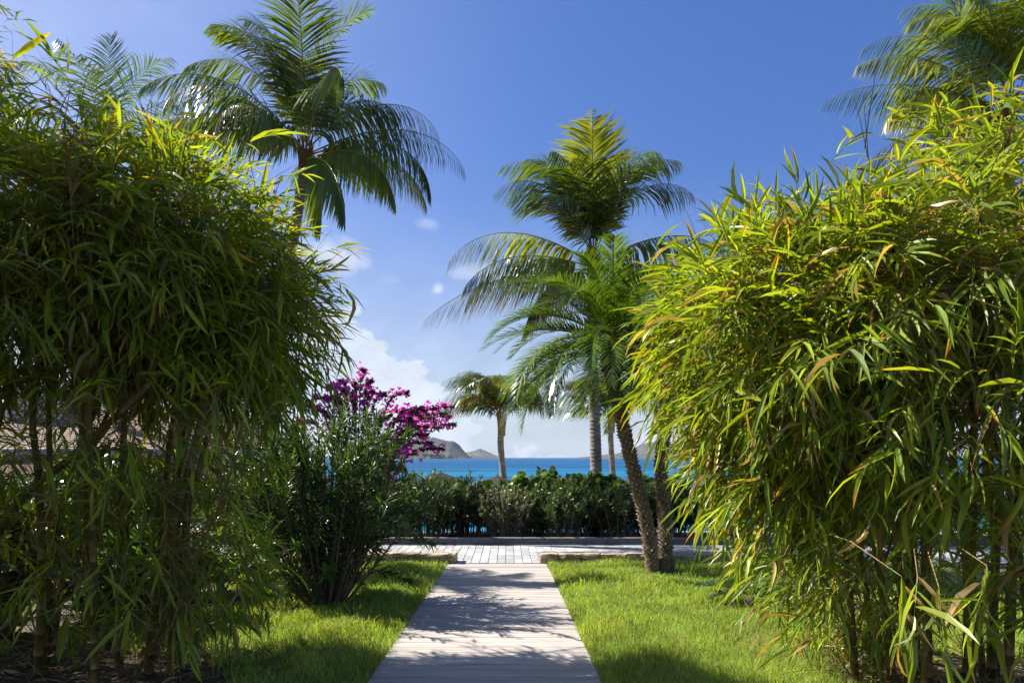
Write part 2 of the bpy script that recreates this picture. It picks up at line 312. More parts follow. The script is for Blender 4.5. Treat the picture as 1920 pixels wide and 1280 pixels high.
# ------------------------------------------------------------------ path of planks
PX0, PX1, PY0, PY1 = -1.10, 0.74, 2.6, 12.72
def tilt_z(y): return -0.03 * y
def path():
    V, F = box(PX0 + .03, PX1 - .03, PY0, PY1, -.12, -.045); V[:, 2] += tilt_z(V[:, 1])
    base = tag(obj('path', mk_mesh('path', V, F), M['gap']), kind='structure')
    pitch = .192; meshes = []
    for k in range(3):
        V, F = bev_box(PX1 - PX0, pitch - .011, .05, .005)
        meshes.append(mk_mesh('plank', V, F))
    y = PY0 + pitch / 2; i = 0; r = random.Random(5)
    while y < PY1:
        o = obj('plank', meshes[i % 3], M['plank'], base, ((PX0 + PX1) / 2 + r.uniform(-.006, .006), y, tilt_z(y) - .045 + r.uniform(-.0015, .0015)))
        o.rotation_euler = (-math.atan(.03), r.uniform(-.001, .001), r.uniform(-.002, .002)); y += pitch; i += 1
path()
# ------------------------------------------------------------------ paved walkway, kerb, stone edgings
WZ = -0.3825
def walkway():
    V, F = box(-14, 14, PY1 + .02, 15.62, -.14, -.012); V[:, 2] += WZ
    base = tag(obj('pavement', mk_mesh('pavement', V, F), M['mortar']), kind='structure')
    cw, cl = .163, .495; V, F = bev_box(cw - .009, cl - .009, .05, .004); me = mk_mesh('paver', V, F)
    cells = []
    for r_ in range(6):
        for c in range(-86, 86):
            x = -.03 + (c + .5) * cw; yy = PY1 + .03 + (r_ + .5) * cl - .045
            if yy + cl / 2 > 15.66: continue
            cells.append((abs(x - .2) + .0 * r_, x, yy))
    cells.sort(); mb = MB(); r = random.Random(3)
    for k, (q, x, yy) in enumerate(cells):
        z = WZ - .03 + r.uniform(-.003, .003)
        if k < 300: obj('paver', me, M['paver'], base, (x, yy, z))
        else: mb.add(V + (x, yy, z), F)
    tag(obj('paving', mb.mesh('paving'), M['paver'], base), kind='stuff')
    k = tag(bpy.data.objects.new('kerb', None), kind='structure'); COL.objects.link(k); k.location = (0, 15.72, WZ)
    L = 1.95; V, F = bev_box(L - .008, .16, .17, .012); me = mk_mesh('kerb_block', V, F)
    for i in range(-7, 7): obj('kerb_block', me, M['kerb'], k, ((i + .5) * L + .35, 0, -.03))
walkway()
def stone(sx, sy, sz, seed):
    r = np.random.default_rng(seed); g = np.linspace(-1, 1, 4); P = []; idx = {}
    V = []; F = []
    def vid(a, b, c):
        k = (a, b, c)
        if k not in idx:
            p = np.array([g[a], g[b], g[c]]); q = p / max(np.abs(p).max(), 1e-6)
            s = np.sign(p) * np.abs(p) ** .85; ln = np.linalg.norm(s)
            s = s * (1 - .13 * max(ln - 1.05, 0)) + r.normal(0, .075, 3)
            idx[k] = len(V); V.append(s * np.array([sx / 2, sy / 2, sz / 2]))
        return idx[k]
    for ax in range(3):
        for sd in (0, 3):
            for a in range(3):
                for b in range(3):
                    def key(u, v):
                        t = [u, v]; t.insert(ax, sd); return vid(*t)
                    q = [key(a, b), key(a + 1, b), key(a + 1, b + 1), key(a, b + 1)]
                    if (sd == 0) != (ax == 1): q = q[::-1]
                    F.append(q)
    F = np.array(F); return np.array(V), np.vstack([F[:, [0, 1, 2]], F[:, [0, 2, 3]]])
def stone_edging(x0, x1, label, seed, courses):
    t = empty('stone_wall', ((x0 + x1) / 2, 12.86, WZ), label, 'stone wall', 'stone edgings of the lawns')
    r = random.Random(seed); cx = (x0 + x1) / 2
    V, F = box(x0 + .08, x1 - .08, -.10, .10, -.05, .13); V[:, 0] -= cx
    obj('core', mk_mesh('core', V, F), M['mortar'], t)
    for (z0, hh, lo, hi, dy) in courses:
        x = x0
        while x < x1 - .08:
            wd = min(r.uniform(lo, hi), x1 - x)
            if x1 - x - wd < .1: wd = x1 - x
            V, F = stone(wd * 1.02, r.uniform(.27, .34) + dy, hh * r.uniform(.95, 1.25), r.randint(0, 9999))
            obj('stone', mk_mesh('stone', V, F), M['stone'], t, (x + wd / 2 - cx, r.uniform(-.015, .015), z0 + hh / 2 + r.uniform(-.01, .01)))
            x += wd
stone_edging(-4.2, -.95, 'low rubble stone edging left of the plank path', 4, [(-.03, .09, .18, .40, 0), (.055, .07, .2, .45, .01), (.12, .07, .28, .55, .02)])
stone_edging(.60, 6.6, 'low rough stone edging right of the plank path behind the twin palm', 9, [(-.03, .12, .25, .5, 0), (.085, .10, .28, .62, .02)])

# ------------------------------------------------------------------ leaf machinery
def leaf_template(kind, droop, fold=.25, col=(.1, .15, .02), tip=None, edge=None, twist=0.):
    if kind == 'lance': ts = [0, .12, .42, .78, 1]; ws = [.10, .68, 1.0, .62, 0]
    elif kind == 'blade': ts = [0, .4, .8, 1]; ws = [.3, 1, .6, 0]
    elif kind == 'oval': ts = [0, .12, .35, .65, .9, 1]; ws = [.10, .66, 1, .95, .45, .0]
    elif kind == 'round': ts = [0, .08, .3, .6, .88, 1]; ws = [.2, .72, 1, 1, .62, .15]
    elif kind == 'low': ts = [0, .4, 1]; ws = [.12, 1, 0]
    V = []; C = []; F = []
    col = np.array(col, float)
    for i, (t, w_) in enumerate(zip(ts, ws)):
        z = -droop * t * t; x = t * (1 - .25 * droop * t); a = twist * t
        c = col.copy()
        if tip is not None: c = col + (np.array(tip) - col) * np.clip((t - .6) / .25, 0, 1)
        if w_ == 0: V.append((x, 0, z)); C.append(c)
        else:
            for s in (-1, 0, 1):
                yy = s * w_ * .5
                V.append((x, yy * math.cos(a), z + (abs(s) * w_ * .5 * fold * .14) + yy * math.sin(a) * .12))
                C.append(np.array(edge) if (edge is not None and s != 0 and i > 0) else c)
    n = len(ts); last = 3 * (n - 1)
    for i in range(n - 1):
        a = 3 * i; b = 3 * (i + 1)
        if ws[i + 1] == 0:
            F += [(a, b, a + 1), (a + 1, b, a + 2)]
        else:
            F += [(a, b, b + 1), (a, b + 1, a + 1), (a + 1, b + 1, b + 2), (a + 1, b + 2, a + 2)]
    return np.array(V, float), np.array(F, int), np.array(C, float)
def frames(D, U, roll=None):
    X = norm(D); Y = norm(np.cross(U, X)); Z = np.cross(X, Y)
    if roll is not None:
        c, s = np.cos(roll)[:, None], np.sin(roll)[:, None]; Y, Z = Y * c + Z * s, Z * c - Y * s
    return X, Y, Z
class Leaves:
    """collects leaves as (template, frame, size, place); the largest in view become objects, the rest one mesh"""
    def __init__(s, templates): s.T = templates; s.k = []; s.P = []; s.X = []; s.Y = []; s.Z = []; s.L = []; s.W = []; s.t = []
    def add(s, k, P, D, U, L, W, roll=None, tint=None):
        n = len(P); X, Y, Z = frames(D, U, roll)
        s.k.append(k); s.P.append(P); s.X.append(X); s.Y.append(Y); s.Z.append(Z); s.L.append(L); s.W.append(W); s.t.append(np.ones((n, 3)) if tint is None else tint)
    def build(s, root, mat, n_obj=300, leaf_name='leaf', stuff_name='foliage'):
        k = np.concatenate(s.k); P, X, Y, Z, t = (np.vstack(a) for a in (s.P, s.X, s.Y, s.Z, s.t)); L = np.concatenate(s.L); W = np.concatenate(s.W)
        o0 = np.array(root.location)
        px = 1280 * P[:, 0] / P[:, 1]; py = 1280 * (P[:, 2] - 1.6) / P[:, 1]
        vis = (np.abs(px) < 960) & (py < 857) & (py > -423) & (P[:, 1] > .5)
        score = np.where(vis, L / np.maximum(P[:, 1], .5), 0)
        order = np.argsort(-score); sel = order[:n_obj] if n_obj else order[:0]; rest = order[len(sel):]
        if n_obj:
            mes = [mk_mesh(leaf_name, *T) for T in s.T]
            for m_ in mes: m_.materials.append(mat)
            for i in sel:
                o = bpy.data.objects.new(leaf_name, mes[k[i]]); COL.objects.link(o); o.parent = root
                mt = Matrix.Identity(4)
                for a in range(3):
                    mt[a][0] = X[i, a] * L[i]; mt[a][1] = Y[i, a] * W[i]; mt[a][2] = Z[i, a] * L[i]; mt[a][3] = P[i, a] - o0[a]
                o.matrix_basis = mt
        Vs = []; Fs = []; Cs = []; n0 = 0
        for q, (TV, TF, TC) in enumerate(s.T):
            ii = rest[k[rest] == q]
            if len(ii) == 0: continue
            V = P[ii, None] - o0 + X[ii, None] * (TV[None, :, :1] * L[ii, None, None]) + Y[ii, None] * (TV[None, :, 1:2] * W[ii, None, None]) + Z[ii, None] * (TV[None, :, 2:] * L[ii, None, None])
            F = TF[None] + (np.arange(len(ii)) * len(TV))[:, None, None] + n0
            C = TC[None] * t[ii, None]
            Vs.append(V.reshape(-1, 3)); Fs.append(F.reshape(-1, 3)); Cs.append(C.reshape(-1, 3)); n0 += len(ii) * len(TV)
        if Vs: tag(obj(stuff_name, mk_mesh(stuff_name, np.vstack(Vs), np.vstack(Fs), np.vstack(Cs)), mat, root), kind='stuff')
def at(px, py, d):       # a point d metres ahead that the photograph shows at (px, py)
    return np.array([(px - 951) / 1280 * d, d, 1.6 + (857 - py) / 1280 * d])

# ------------------------------------------------------------------ bamboo
G = [(.22, .30, .025), (.165, .25, .03), (.29, .345, .03), (.13, .195, .04)]
BT = []
for i, c in enumerate(G):
    BT.append(leaf_template('lance', .12 + .1 * i, .5, c)); BT.append(leaf_template('lance', .30, .7, c, twist=.8 if i % 2 else -.8))
BT.append(leaf_template('lance', .25, .6, G[0], tip=(.42, .19, .03))); BT.append(leaf_template('lance', .15, .5, G[2], tip=(.45, .34, .05)))
BT.append(leaf_template('lance', .45, .9, (.36, .26, .13), twist=1.6)); BT.append(leaf_template('lance', .2, .5, (.33, .30, .04), tip=(.5, .22, .04)))
BT.append(leaf_template('low', .25, .5, G[0])); BT.append(leaf_template('low', .4, .5, G[3])); BT.append(leaf_template('low', .3, .5, (.30, .22, .11)))
BP = np.array([.15, .08, .14, .07, .17, .07, .10, .05, .035, .03, .04, .01, 0, 0, 0]); BP = BP / BP.sum()
def culm_mesh(P, r0, r1):
    # jointed cane: swollen nodes along a curve
    n = len(P); seg = np.linalg.norm(np.diff(P, axis=0), axis=1); s = np.concatenate([[0], np.cumsum(seg)]); tot = s[-1]
    q = []; rad = []; col = []; d = .0; k = 0
    while d < tot:
        base = r0 + (r1 - r0) * (d / tot)
        for off, m, c in ((0, 1.0, .75), (.006, 1.22, .55), (.016, 1.05, 1.35), (.05, 1.0, 1.05)):
            if d + off < tot: q.append(d + off); rad.append(base * m); col.append(c)
        d += .17 + .16 * (d / tot) + (k % 3) * .02; k += 1
    q = np.array(q); PP = np.stack([np.interp(q, s, P[:, a]) for a in range(3)], -1)
    V, F = tube(PP, rad, 7); C = np.repeat(np.array(col), 7)[:, None] * np.ones(3); C = np.vstack([C, np.ones((2, 3))])
    return V, F, C
def bamboo(name, base, label, culms, blobs, n_clusters, seed, wind, leafL, dry=0., sprays=(), dark=1.0):
    r = np.random.default_rng(seed); root = empty(name, tuple(base), label, 'bamboo', 'bamboo clumps beside the path'); b0 = np.array(base, float)
    pts = []
    for c in culms:
        P = spline(c['p'], 26); V, F, C = culm_mesh(P, c.get('r', .024), c.get('r', .024) * .35)
        obj('culm', mk_mesh('culm', V - b0, F, C, True), M['culm'], root)
        pts.append(P)
    ALL = np.vstack(pts)
    wts = np.array([b[2] for b in blobs], float); wts /= wts.sum(); which = r.choice(len(blobs), n_clusters, p=wts)
    Q = []; O = []; LOW = []
    for i in which:
        c, rad = np.array(blobs[i][0], float), np.array(blobs[i][1], float); u = norm(r.normal(size=3)); rr = r.uniform(.25, 1) ** .45 * (1 + .10 * abs(r.normal()) * (r.random() < .4))
        q = c + u * rad * rr; Q.append(q); LOW.append(len(blobs[i]) > 3 or rr < .66 or q[1] > b0[1] + .65); O.append(norm(u / rad * rad.mean()) * rr)
    Q = np.array(Q); O = np.array(O)
    for (p, o) in sprays: Q = np.vstack([Q, p]); O = np.vstack([O, norm(o)]); LOW.append(False)
    tw = MB(); lv = Leaves(BT); ks = []; Ps = []; Ds = []; Us = []; Ls = []; Ws = []; Ti = []
    for q, o, lo_ in zip(Q, O, LOW):
        low = ALL[ALL[:, 2] < max(q[2] + .1, .6)]
        if len(low) == 0: low = ALL
        d2 = np.linalg.norm(low - q - np.array([0, 0, -.3]), axis=1); src = low[np.argmin(d2 + r.uniform(0, .25, len(d2)))]
        dirn = norm(o * .8 + np.array(wind) + np.array([0, 0, -.02 if o[2] > .25 else -.28]) + r.normal(0, .42, 3))
        far = np.linalg.norm(q - src); mid = (src + q) / 2 + np.array([0, 0, min(.22 * far, .16)]) + r.normal(0, .03 * far + .01, 3)
        P = bez(src, mid, q, 4); P = np.vstack([P, q + dirn * .25 + np.array([0, 0, -.045])])
        V, F = tube(P, np.linspace(min(.0055, .003 + .003 * far), .0012, 5), 3, False)
        if not lo_ or r.random() < .35: tw.add(V - b0, F)
        nl = r.integers(5, 10); s = np.linspace(.0, .26, nl)
        for j in range(nl):
            p = q + dirn * s[j] + np.array([0, 0, -.7 * s[j] ** 2]); side = norm(np.cross(dirn, [0, 0, 1]) + r.normal(0, .25, 3)) * (1 if j % 2 else -1)
            ang = R(r.uniform(18, 58)) * (1 if j < nl - 1 else .15)
            d = norm(dirn * math.cos(ang) + side * math.sin(ang) + np.array([0, 0, -.06 if o[2] > .25 else -.20]) + r.normal(0, .24, 3))
            ks.append(r.choice([12, 12, 13, 13, 14]) if lo_ else (r.choice(len(BT), p=BP) if r.random() > dry else r.choice([10, 10, 10, 8]))); Ps.append(p); Ds.append(d)
            Us.append(norm(np.array([0, 0, 1.]) + r.normal(0, .35, 3) - d * .2)); l = r.uniform(*leafL) * (.75 + .5 * r.random()); Ls.append(l); Ws.append(l * r.uniform(.075, .115)); Ti.append(np.array([1, 1, 1]) * r.uniform(.8, 1.2) * dark)
    # long young shoots standing out of the crown
    up = np.where(O[:n_clusters, 2] > .35)[0]
    for i in r.choice(up, 46):
        q, o = Q[i], O[i]; d = norm(o * np.array([.9, .9, .5]) + np.array([0, 0, .75]) + r.normal(0, .25, 3)); ln = r.uniform(.35, .85); bend = norm(np.cross(d, r.normal(size=3))) * .12
        P = np.array([q + d * ln * t + bend * ln * t * t + np.array([0, 0, -.10 * ln * t * t]) for t in np.linspace(-.35, 1, 7)]); V, F = tube(P, np.linspace(.0032, .0007, 7), 3, False); tw.add(V - b0, F)
        nl = r.integers(4, 8)
        for j in range(nl):
            t = .25 + .55 * j / nl + r.uniform(0, .06); p = q + d * ln * t + bend * ln * t * t + np.array([0, 0, -.10 * ln * t * t]); side = norm(np.cross(d, r.normal(size=3)))
            ang = R(r.uniform(25, 65)); dd = norm(d * math.cos(ang) + side * math.sin(ang)); ks.append(r.choice([0, 2, 4, 4, 6, 0, 9])); Ps.append(p); Ds.append(dd); Us.append(norm(np.array([0, 0, 1.]) + r.normal(0, .4, 3))); l = r.uniform(*leafL) * 1.05; Ls.append(l); Ws.append(l * r.uniform(.10, .135)); Ti.append(np.ones(3))
    # bare dead twigs and dry sheaths inside
    sh = MB()
    for _ in range(int(n_clusters * .3)):
        a = ALL[r.integers(len(ALL))]; d = norm(r.normal(size=3) + np.array([0, 0, .3])); ln = r.uniform(.3, .9)
        P = bez(a, a + d * ln * .6, a + d * ln + np.array([0, 0, -.15 * ln]), 5); V, F = tube(P, np.linspace(.004, .0012, 5), 3, False); tw.add(V - b0, F)
    obj('twigs', tw.mesh('twigs'), M['twig'], root)['kind'] = 'stuff'
    lv.add(np.array(ks), np.array(Ps), np.array(Ds), np.array(Us), np.array(Ls), np.array(Ws), r.normal(0, .35, len(ks)), np.array(Ti))
    lv.build(root, M['bamboo_leaf'])
    # papery sheaths at the foot of the canes
    SV, SF, SCc = leaf_template('blade', .15, 1.5, (.26, .17, .09), tip=(.36, .26, .15)); me = mk_mesh('sheath', SV, SF, SCc); me.materials.append(M['bamboo_leaf'])
    for _ in range(26):
        P = pts[r.integers(len(pts))]; k = r.integers(1, 9); p = P[k]; d = norm(np.array([r.normal(), r.normal(), r.uniform(-.6, .9)])); L_ = r.uniform(.14, .26)
        X, Y, Z = frames(d[None], np.array([[0, 0, 1.]]), None); o = bpy.data.objects.new('sheath', me); COL.objects.link(o); o.parent = root; mt = Matrix.Identity(4)
        for a in range(3): mt[a][0] = X[0, a] * L_; mt[a][1] = Y[0, a] * .06; mt[a][2] = Z[0, a] * L_; mt[a][3] = p[a] - b0[a]
        o.matrix_basis = mt
    return root
def gp(x, y): return np.array([x, y, float(gz(x, y))])
# right clump
rc = []
rr = np.random.default_rng(21)
BR = gp(3.25, 5.3)
def culm_pts(b, top, lean=.35):
    b = np.asarray(b, float); top = np.asarray(top, float); m1 = b + (top - b) * np.array([.12, .12, .4]); m2 = b + (top - b) * np.array([.45, .45, .78])
    return [b - np.array([0, 0, .05]), m1, m2, top]
hand = [((2.78, 5.45), (1.75, 5.0, 2.75), .030), ((3.0, 5.3), (1.55, 5.6, 3.05), .034), ((3.15, 5.1), (2.2, 4.2, 3.5), .034), ((3.3, 5.5), (2.9, 5.6, 3.9), .036), ((3.5, 5.2), (3.3, 4.4, 4.0), .036),
        ((3.62, 4.95), (3.9, 4.2, 4.1), .038), ((3.75, 5.3), (4.6, 5.4, 4.0), .036), ((3.45, 5.75), (2.7, 6.9, 3.4), .034), ((3.05, 5.65), (1.9, 6.5, 2.9), .030), ((3.85, 5.0), (4.7, 4.4, 3.6), .036), ((3.3, 4.85), (2.5, 3.6, 3.0), .030), ((3.7, 4.75), (3.4, 3.3, 3.3), .032)]
for b, t, r_ in hand: rc.append({'p': culm_pts(gp(*b), t), 'r': r_})
rc.append({'p': [gp(2.72, 5.35), (2.62, 5.3, .35), (2.35, 5.2, .75), (1.95, 5.1, 1.25)], 'r': .022})
for _ in range(8):
    b = gp(rr.uniform(2.7, 4.1), rr.uniform(4.7, 5.9)); rc.append({'p': culm_pts(b, (b[0] + rr.normal(0, .7), b[1] + rr.normal(0, .7), rr.uniform(2.6, 4.0))), 'r': rr.uniform(.02, .032)})
blobsR = [((2.15, 5.1, 2.45), (.95, 1.2, .85), 4.2), ((2.9, 4.9, 2.72), (1.15, 1.25, .62), 2.8), ((4.0, 4.9, 3.2), (1.2, 1.3, .80), 2.8), ((2.2, 5.2, 1.65), (.65, .9, .55), 1.3), ((2.9, 4.8, 2.0), (1.1, 1.4, .8), 1.15), ((4.2, 4.6, 2.3), (1.1, 1.3, .9), .65), ((2.6, 4.9, 1.0), (.8, .8, .6), .28), ((3.9, 4.2, .9), (.8, .7, .55), .25), ((3.0, 5.9, .5), (.8, .5, .45), .35)]
sprR = [(at(1560, 300, 4.6), (.1, 0, 1)), (at(1590, 330, 4.6), (.15, -.1, 1)), (at(1770, 260, 4.3), (-.6, 0, .5)), (at(1330, 440, 4.7), (-1, 0, .15)), (at(1420, 420, 4.6), (-.8, 0, .35)), (at(1330, 880, 4.6), (-.9, -.1, -.6)), (at(1370, 940, 4.4), (-.8, -.1, -.9)), (at(1430, 1000, 4.3), (-.8, -.2, -.9)), (at(1470, 1040, 4.2), (-.8, -.1, -.7)), (at(1400, 1000, 4.4), (-.9, 0, -.9)), (at(1720, 1080, 3.2), (.5, -.3, -.6)), (at(1760, 1100, 3.1), (.3, -.4, -.9)), (at(1850, 1060, 3.2), (.2, -.3, -.9)), (at(1690, 1080, 3.3), (-.5, -.3, -.6)), (at(1520, 1130, 4.6), (-.7, 0, -.6)), (at(1560, 1180, 4.6), (-.6, 0, -.5)), (at(1290, 760, 4.8), (-1, 0, -.4)), (at(1270, 690, 4.9), (-1, 0, -.3)), (at(1260, 620, 5.0), (-1, 0, -.2)), (at(1480, 690, 3.6), (-.9, -.2, -.5)), (at(1620, 640, 3.4), (-.7, -.2, -.6))]
bamboo('bamboo_clump', BR, 'sunlit yellow-green bamboo clump filling the right side of the lawn', rc, blobsR, 3400, 31, (-.32, -.05, -.03), (.15, .32), .05, sprR)
# left clump
lc = []
BL = gp(-3.1, 5.6)
def dpt(px, py, d): return at(px, py, d)
lc.append({'p': [gp(-2.95, 5.6), at(300, 1080, 5.5), at(335, 940, 5.5), at(385, 760, 5.6), at(420, 560, 5.8), at(500, 400, 6.1)], 'r': .040})
lc.append({'p': [gp(-3.85, 5.6), at(78, 1080, 5.4), at(72, 900, 5.3), at(62, 740, 5.2), at(120, 500, 5.2), at(170, 300, 5.2)], 'r': .036})
lc.append({'p': [gp(-4.7, 5.4), at(20, 960, 5.3), at(130, 860, 5.3), at(260, 740, 5.3), at(400, 600, 5.6), at(560, 500, 6.2)], 'r': .040})
lc.append({'p': [gp(-4.5, 5.6), at(0, 780, 5.2), at(90, 700, 5.2), at(260, 560, 5.3), at(380, 420, 5.5)], 'r': .030})
lc.append({'p': [gp(-2.75, 5.75), at(345, 1100, 5.6), at(355, 900, 5.7), at(420, 700, 6.0), at(540, 560, 6.5)], 'r': .034})
lc.append({'p': [gp(-3.0, 5.5), at(330, 1120, 5.3), at(410, 950, 5.2), at(450, 820, 5.0)], 'r': .016})
for (b, t, r_) in [((-2.9, 5.9), (-1.9, 7.2, 3.6), .034), ((-3.1, 6.0), (-2.6, 7.0, 4.3), .034), ((-3.3, 5.8), (-3.2, 6.2, 4.7), .036), ((-3.6, 5.9), (-4.0, 5.6, 4.6), .036), ((-4.0, 6.0), (-4.6, 6.6, 4.4), .034), ((-3.2, 5.3), (-2.9, 4.4, 3.9), .032), ((-3.9, 5.2), (-3.6, 4.2, 4.2), .032), ((-4.3, 5.7), (-5.2, 5.2, 4.3), .034)]:
    lc.append({'p': culm_pts(gp(*b), t), 'r': r_})
rl = np.random.default_rng(55)
for (b, t, r_) in [((-5.6, 6.0), (-6.6, 6.2, 6.8), .04), ((-5.9, 6.3), (-7.2, 6.8, 7.0), .04), ((-5.8, 5.8), (-7.4, 5.6, 6.4), .04), ((-6.2, 6.2), (-6.4, 7.2, 6.6), .038)]: lc.append({'p': culm_pts(gp(*b), t), 'r': r_})  # tall canes out of view that carry the added shading foliage
for _ in range(7):
    b = gp(rl.uniform(-4.6, -2.8), rl.uniform(5.3, 6.4)); lc.append({'p': culm_pts(b, (b[0] + rl.normal(.3, .7), b[1] + rl.normal(.2, .7), rl.uniform(2.8, 4.4))), 'r': rl.uniform(.02, .03)})
blobsL = [((-3.9, 5.5, 3.45), (1.25, 1.05, .72), 3.4), ((-2.95, 5.9, 3.3), (1.0, 1.2, .80), 3.4), ((-2.3, 6.2, 2.8), (.52, .9, .70), 1.6), ((-3.9, 5.4, 2.85), (1.25, 1.2, .6), 2.1), ((-2.85, 6.0, 2.75), (.85, 1.1, .6), 1.9), ((-5.2, 5.6, 2.6), (.9, 1.2, 1.5), 1.2), ((-6.3, 6.3, 3.0), (1.1, 1.4, 1.3), 2.0, 1), ((-6.3, 6.0, 5.3), (1.3, 1.8, 1.7), 6.5, 1), ((-5.0, 2.7, 2.6), (1.6, 1.5, 2.2), 4.0, 1), ((-3.4, 5.6, 1.9), (1.45, 1.1, .75), .75), ((-3.9, 5.6, 1.5), (1.1, 1.0, .7), .16), ((-2.85, 5.9, 1.75), (.65, .8, .6), .18), ((-2.9, 5.2, 1.0), (.8, .7, .55), .20), ((-4.3, 5.4, 1.0), (.9, .8, .6), .18), ((-2.45, 5.6, .75), (.45, .5, .45), .22)]
sprL = [(at(130, 150, 4.6), (-.7, 0, .7)), (at(220, 250, 4.6), (-.8, 0, .6)), (at(300, 330, 4.8), (.1, 0, 1)), (at(340, 380, 4.8), (.3, 0, .8)), (at(210, 330, 4.6), (.2, 0, .9)), (at(460, 270, 5.6), (.2, 0, 1)), (at(530, 330, 5.8), (.8, 0, .3)), (at(610, 470, 6.4), (1, 0, .1)), (at(620, 520, 6.4), (1, 0, -.1)), (at(610, 620, 6.3), (.9, 0, -.3)), (at(600, 680, 6.2), (.8, 0, -.9)), (at(560, 690, 6.0), (.6, 0, -1)), (at(420, 930, 4.6), (.7, -.2, -.4)), (at(440, 960, 4.5), (.7, -.2, -.8)), (at(380, 1080, 4.7), (.6, -.1, -.9)), (at(400, 740, 4.3), (.1, -.2, -1)), (at(430, 730, 4.3), (.25, -.2, -1)), (at(330, 1150, 4.8), (.6, 0, -.8)), (at(200, 860, 4.8), (.1, -.1, -1)), (at(230, 880, 4.8), (.4, -.1, -.9))]
bamboo('bamboo_clump', BL, 'shaded dark bamboo clump with leaning canes on the left', lc, blobsL, 6700, 41, (.14, .0, -.05), (.15, .32), .03, sprL)

# ------------------------------------------------------------------ palms
def frond_geo(L, e0, droop, n, ll, lw, hang, r, col, tipcol=None, wide=False, curl=0., base=.12, va=.25, sway=0., ragged=.1, wind=(0, 0, 0), pw=1.35, a0=72, a1=48, curtain=0.):
    m = 22; s = np.linspace(0, 1, m); el = np.radians(e0 - droop * s ** pw); yaw = np.radians(sway) * s ** 1.5
    T = np.stack([np.cos(el) * np.cos(yaw), np.cos(el) * np.sin(yaw), np.sin(el)], -1)
    P = np.vstack([[0, 0, 0], np.cumsum((T[1:] + T[:-1]) / 2 * L / (m - 1), axis=0)])
    RV, RF = tube(P, np.linspace(.022, .003, m) * (L / 4) ** .6 * (1.0 if not wide else .6), 4, False)
    mb = MB(); K = 4
    for side in (-1, 1):
        for i in range(n):
            u = base + (1 - base) * (i + .5 + r.uniform(-.3, .3)) / n
            if r.random() < ragged * .5: continue
            p = np.array([np.interp(u, s, P[:, a]) for a in range(3)]); t = norm(np.array([np.interp(u, s, T[:, a]) for a in range(3)]))
            sd = norm(np.cross([0, 0, 1.], t)) if abs(t[2]) < .98 else np.array([0, 1., 0]); up = np.cross(t, sd); sd = sd * side
            a = R(a0 - a1 * u + r.normal(0, 5)); cu = curtain * min(max(1 - t[2] / .75, 0), 1); d = norm(t * math.cos(a) + sd * math.sin(a) * (1 - .6 * cu) + up * (va + r.normal(0, .08)) * (1 - cu) - np.array([0, 0, .95 * cu * r.uniform(.7, 1.2)]))
            v = (u - base) / (1 - base); ln = ll * (.45 + .75 * math.sin(math.pi * min(v * .85 + .12, 1)) ** .8) * (1 - .45 * v ** 3) * r.uniform(.85, 1.1)
            pts = [p]; dd = d.copy(); hh = hang * r.uniform(.7, 1.3)
            for k in range(K - 1):
                pts.append(pts[-1] + dd * ln / (K - 1)); dd = norm(dd + np.array([0, 0, -hh * (k + 1) * .5]) + np.array(wind) * (k + 1) * .5)
            pts = np.array(pts); wv = norm(np.cross(d, up) + 1e-6)
            # leaf blade twists so that its face turns toward the frond's upper side
            wid = lw * np.array([.55, 1, .75, .06]) * r.uniform(.85, 1.15) * (1 - .3 * v) if not wide else lw * np.array([.35, 1, 1, .35])
            V = np.empty((2 * K, 3)); V[0::2] = pts - wv * wid[:, None] / 2; V[1::2] = pts + wv * wid[:, None] / 2
            F = np.array([(2 * k, 2 * k + 1, 2 * k + 3, 2 * k + 2) for k in range(K - 1)])
            c = np.array(col) * r.uniform(.8, 1.25); C = np.repeat(c[None], 2 * K, 0)
            if tipcol is not None: C[-2:] = tipcol; C[-4:-2] = (np.array(tipcol) + c) / 2
            mb.add(V, F, C)
    return mb, RV, RF
def add_frond(root, top, az, spec, seed, mat_leaf=None, rcol=(1, 1, 1)):
    r = np.random.default_rng(seed); mb, RV, RF = frond_geo(r=r, **spec)
    o = obj('frond', mb.mesh('frond'), M['palm_leaf'], root, tuple(top)); o.rotation_euler = (0, 0, R(az))
    obj('midrib', mk_mesh('midrib', RV, RF, np.tile(np.array([[.28, .27, .06]]) if spec.get('tipcol') is None else np.array([[.30, .22, .08]]), (len(RV), 1)), True), M['palm_leaf'], o)
    return o
def coco_trunk(P, r0, r1, rings=.11):
    seg = np.linalg.norm(np.diff(P, axis=0), axis=1); s = np.concatenate([[0], np.cumsum(seg)]); tot = s[-1]; q = []; rad = []; col = []; d = 0; k = 0
    rr_ = np.random.default_rng(int(tot * 100))
    while d < tot:
        b = r0 + (r1 - r0) * (d / tot) ** .7; j = rr_.uniform(.9, 1.1)
        for off, m, c in ((0, 1.06, 1.25), (.018, 1.05, .6), (.035, .97, .85 * j), (rings * .8, 1.0, 1.05 * j)):
            if d + off < tot: q.append(d + off); rad.append(b * m); col.append(c)
        d += rings * rr_.uniform(.8, 1.2); k += 1
    q = np.array(q); PP = np.stack([np.interp(q, s, P[:, a]) for a in range(3)], -1); V, F = tube(PP, rad, 12)
    C = np.repeat(np.array(col), 12)[:, None] * np.ones(3); return V, F, np.vstack([C, np.ones((2, 3))])
DG = (.072, .118, .018); MG = (.115, .17, .02); YG = (.23, .265, .025); OLD = (.14, .12, .03)
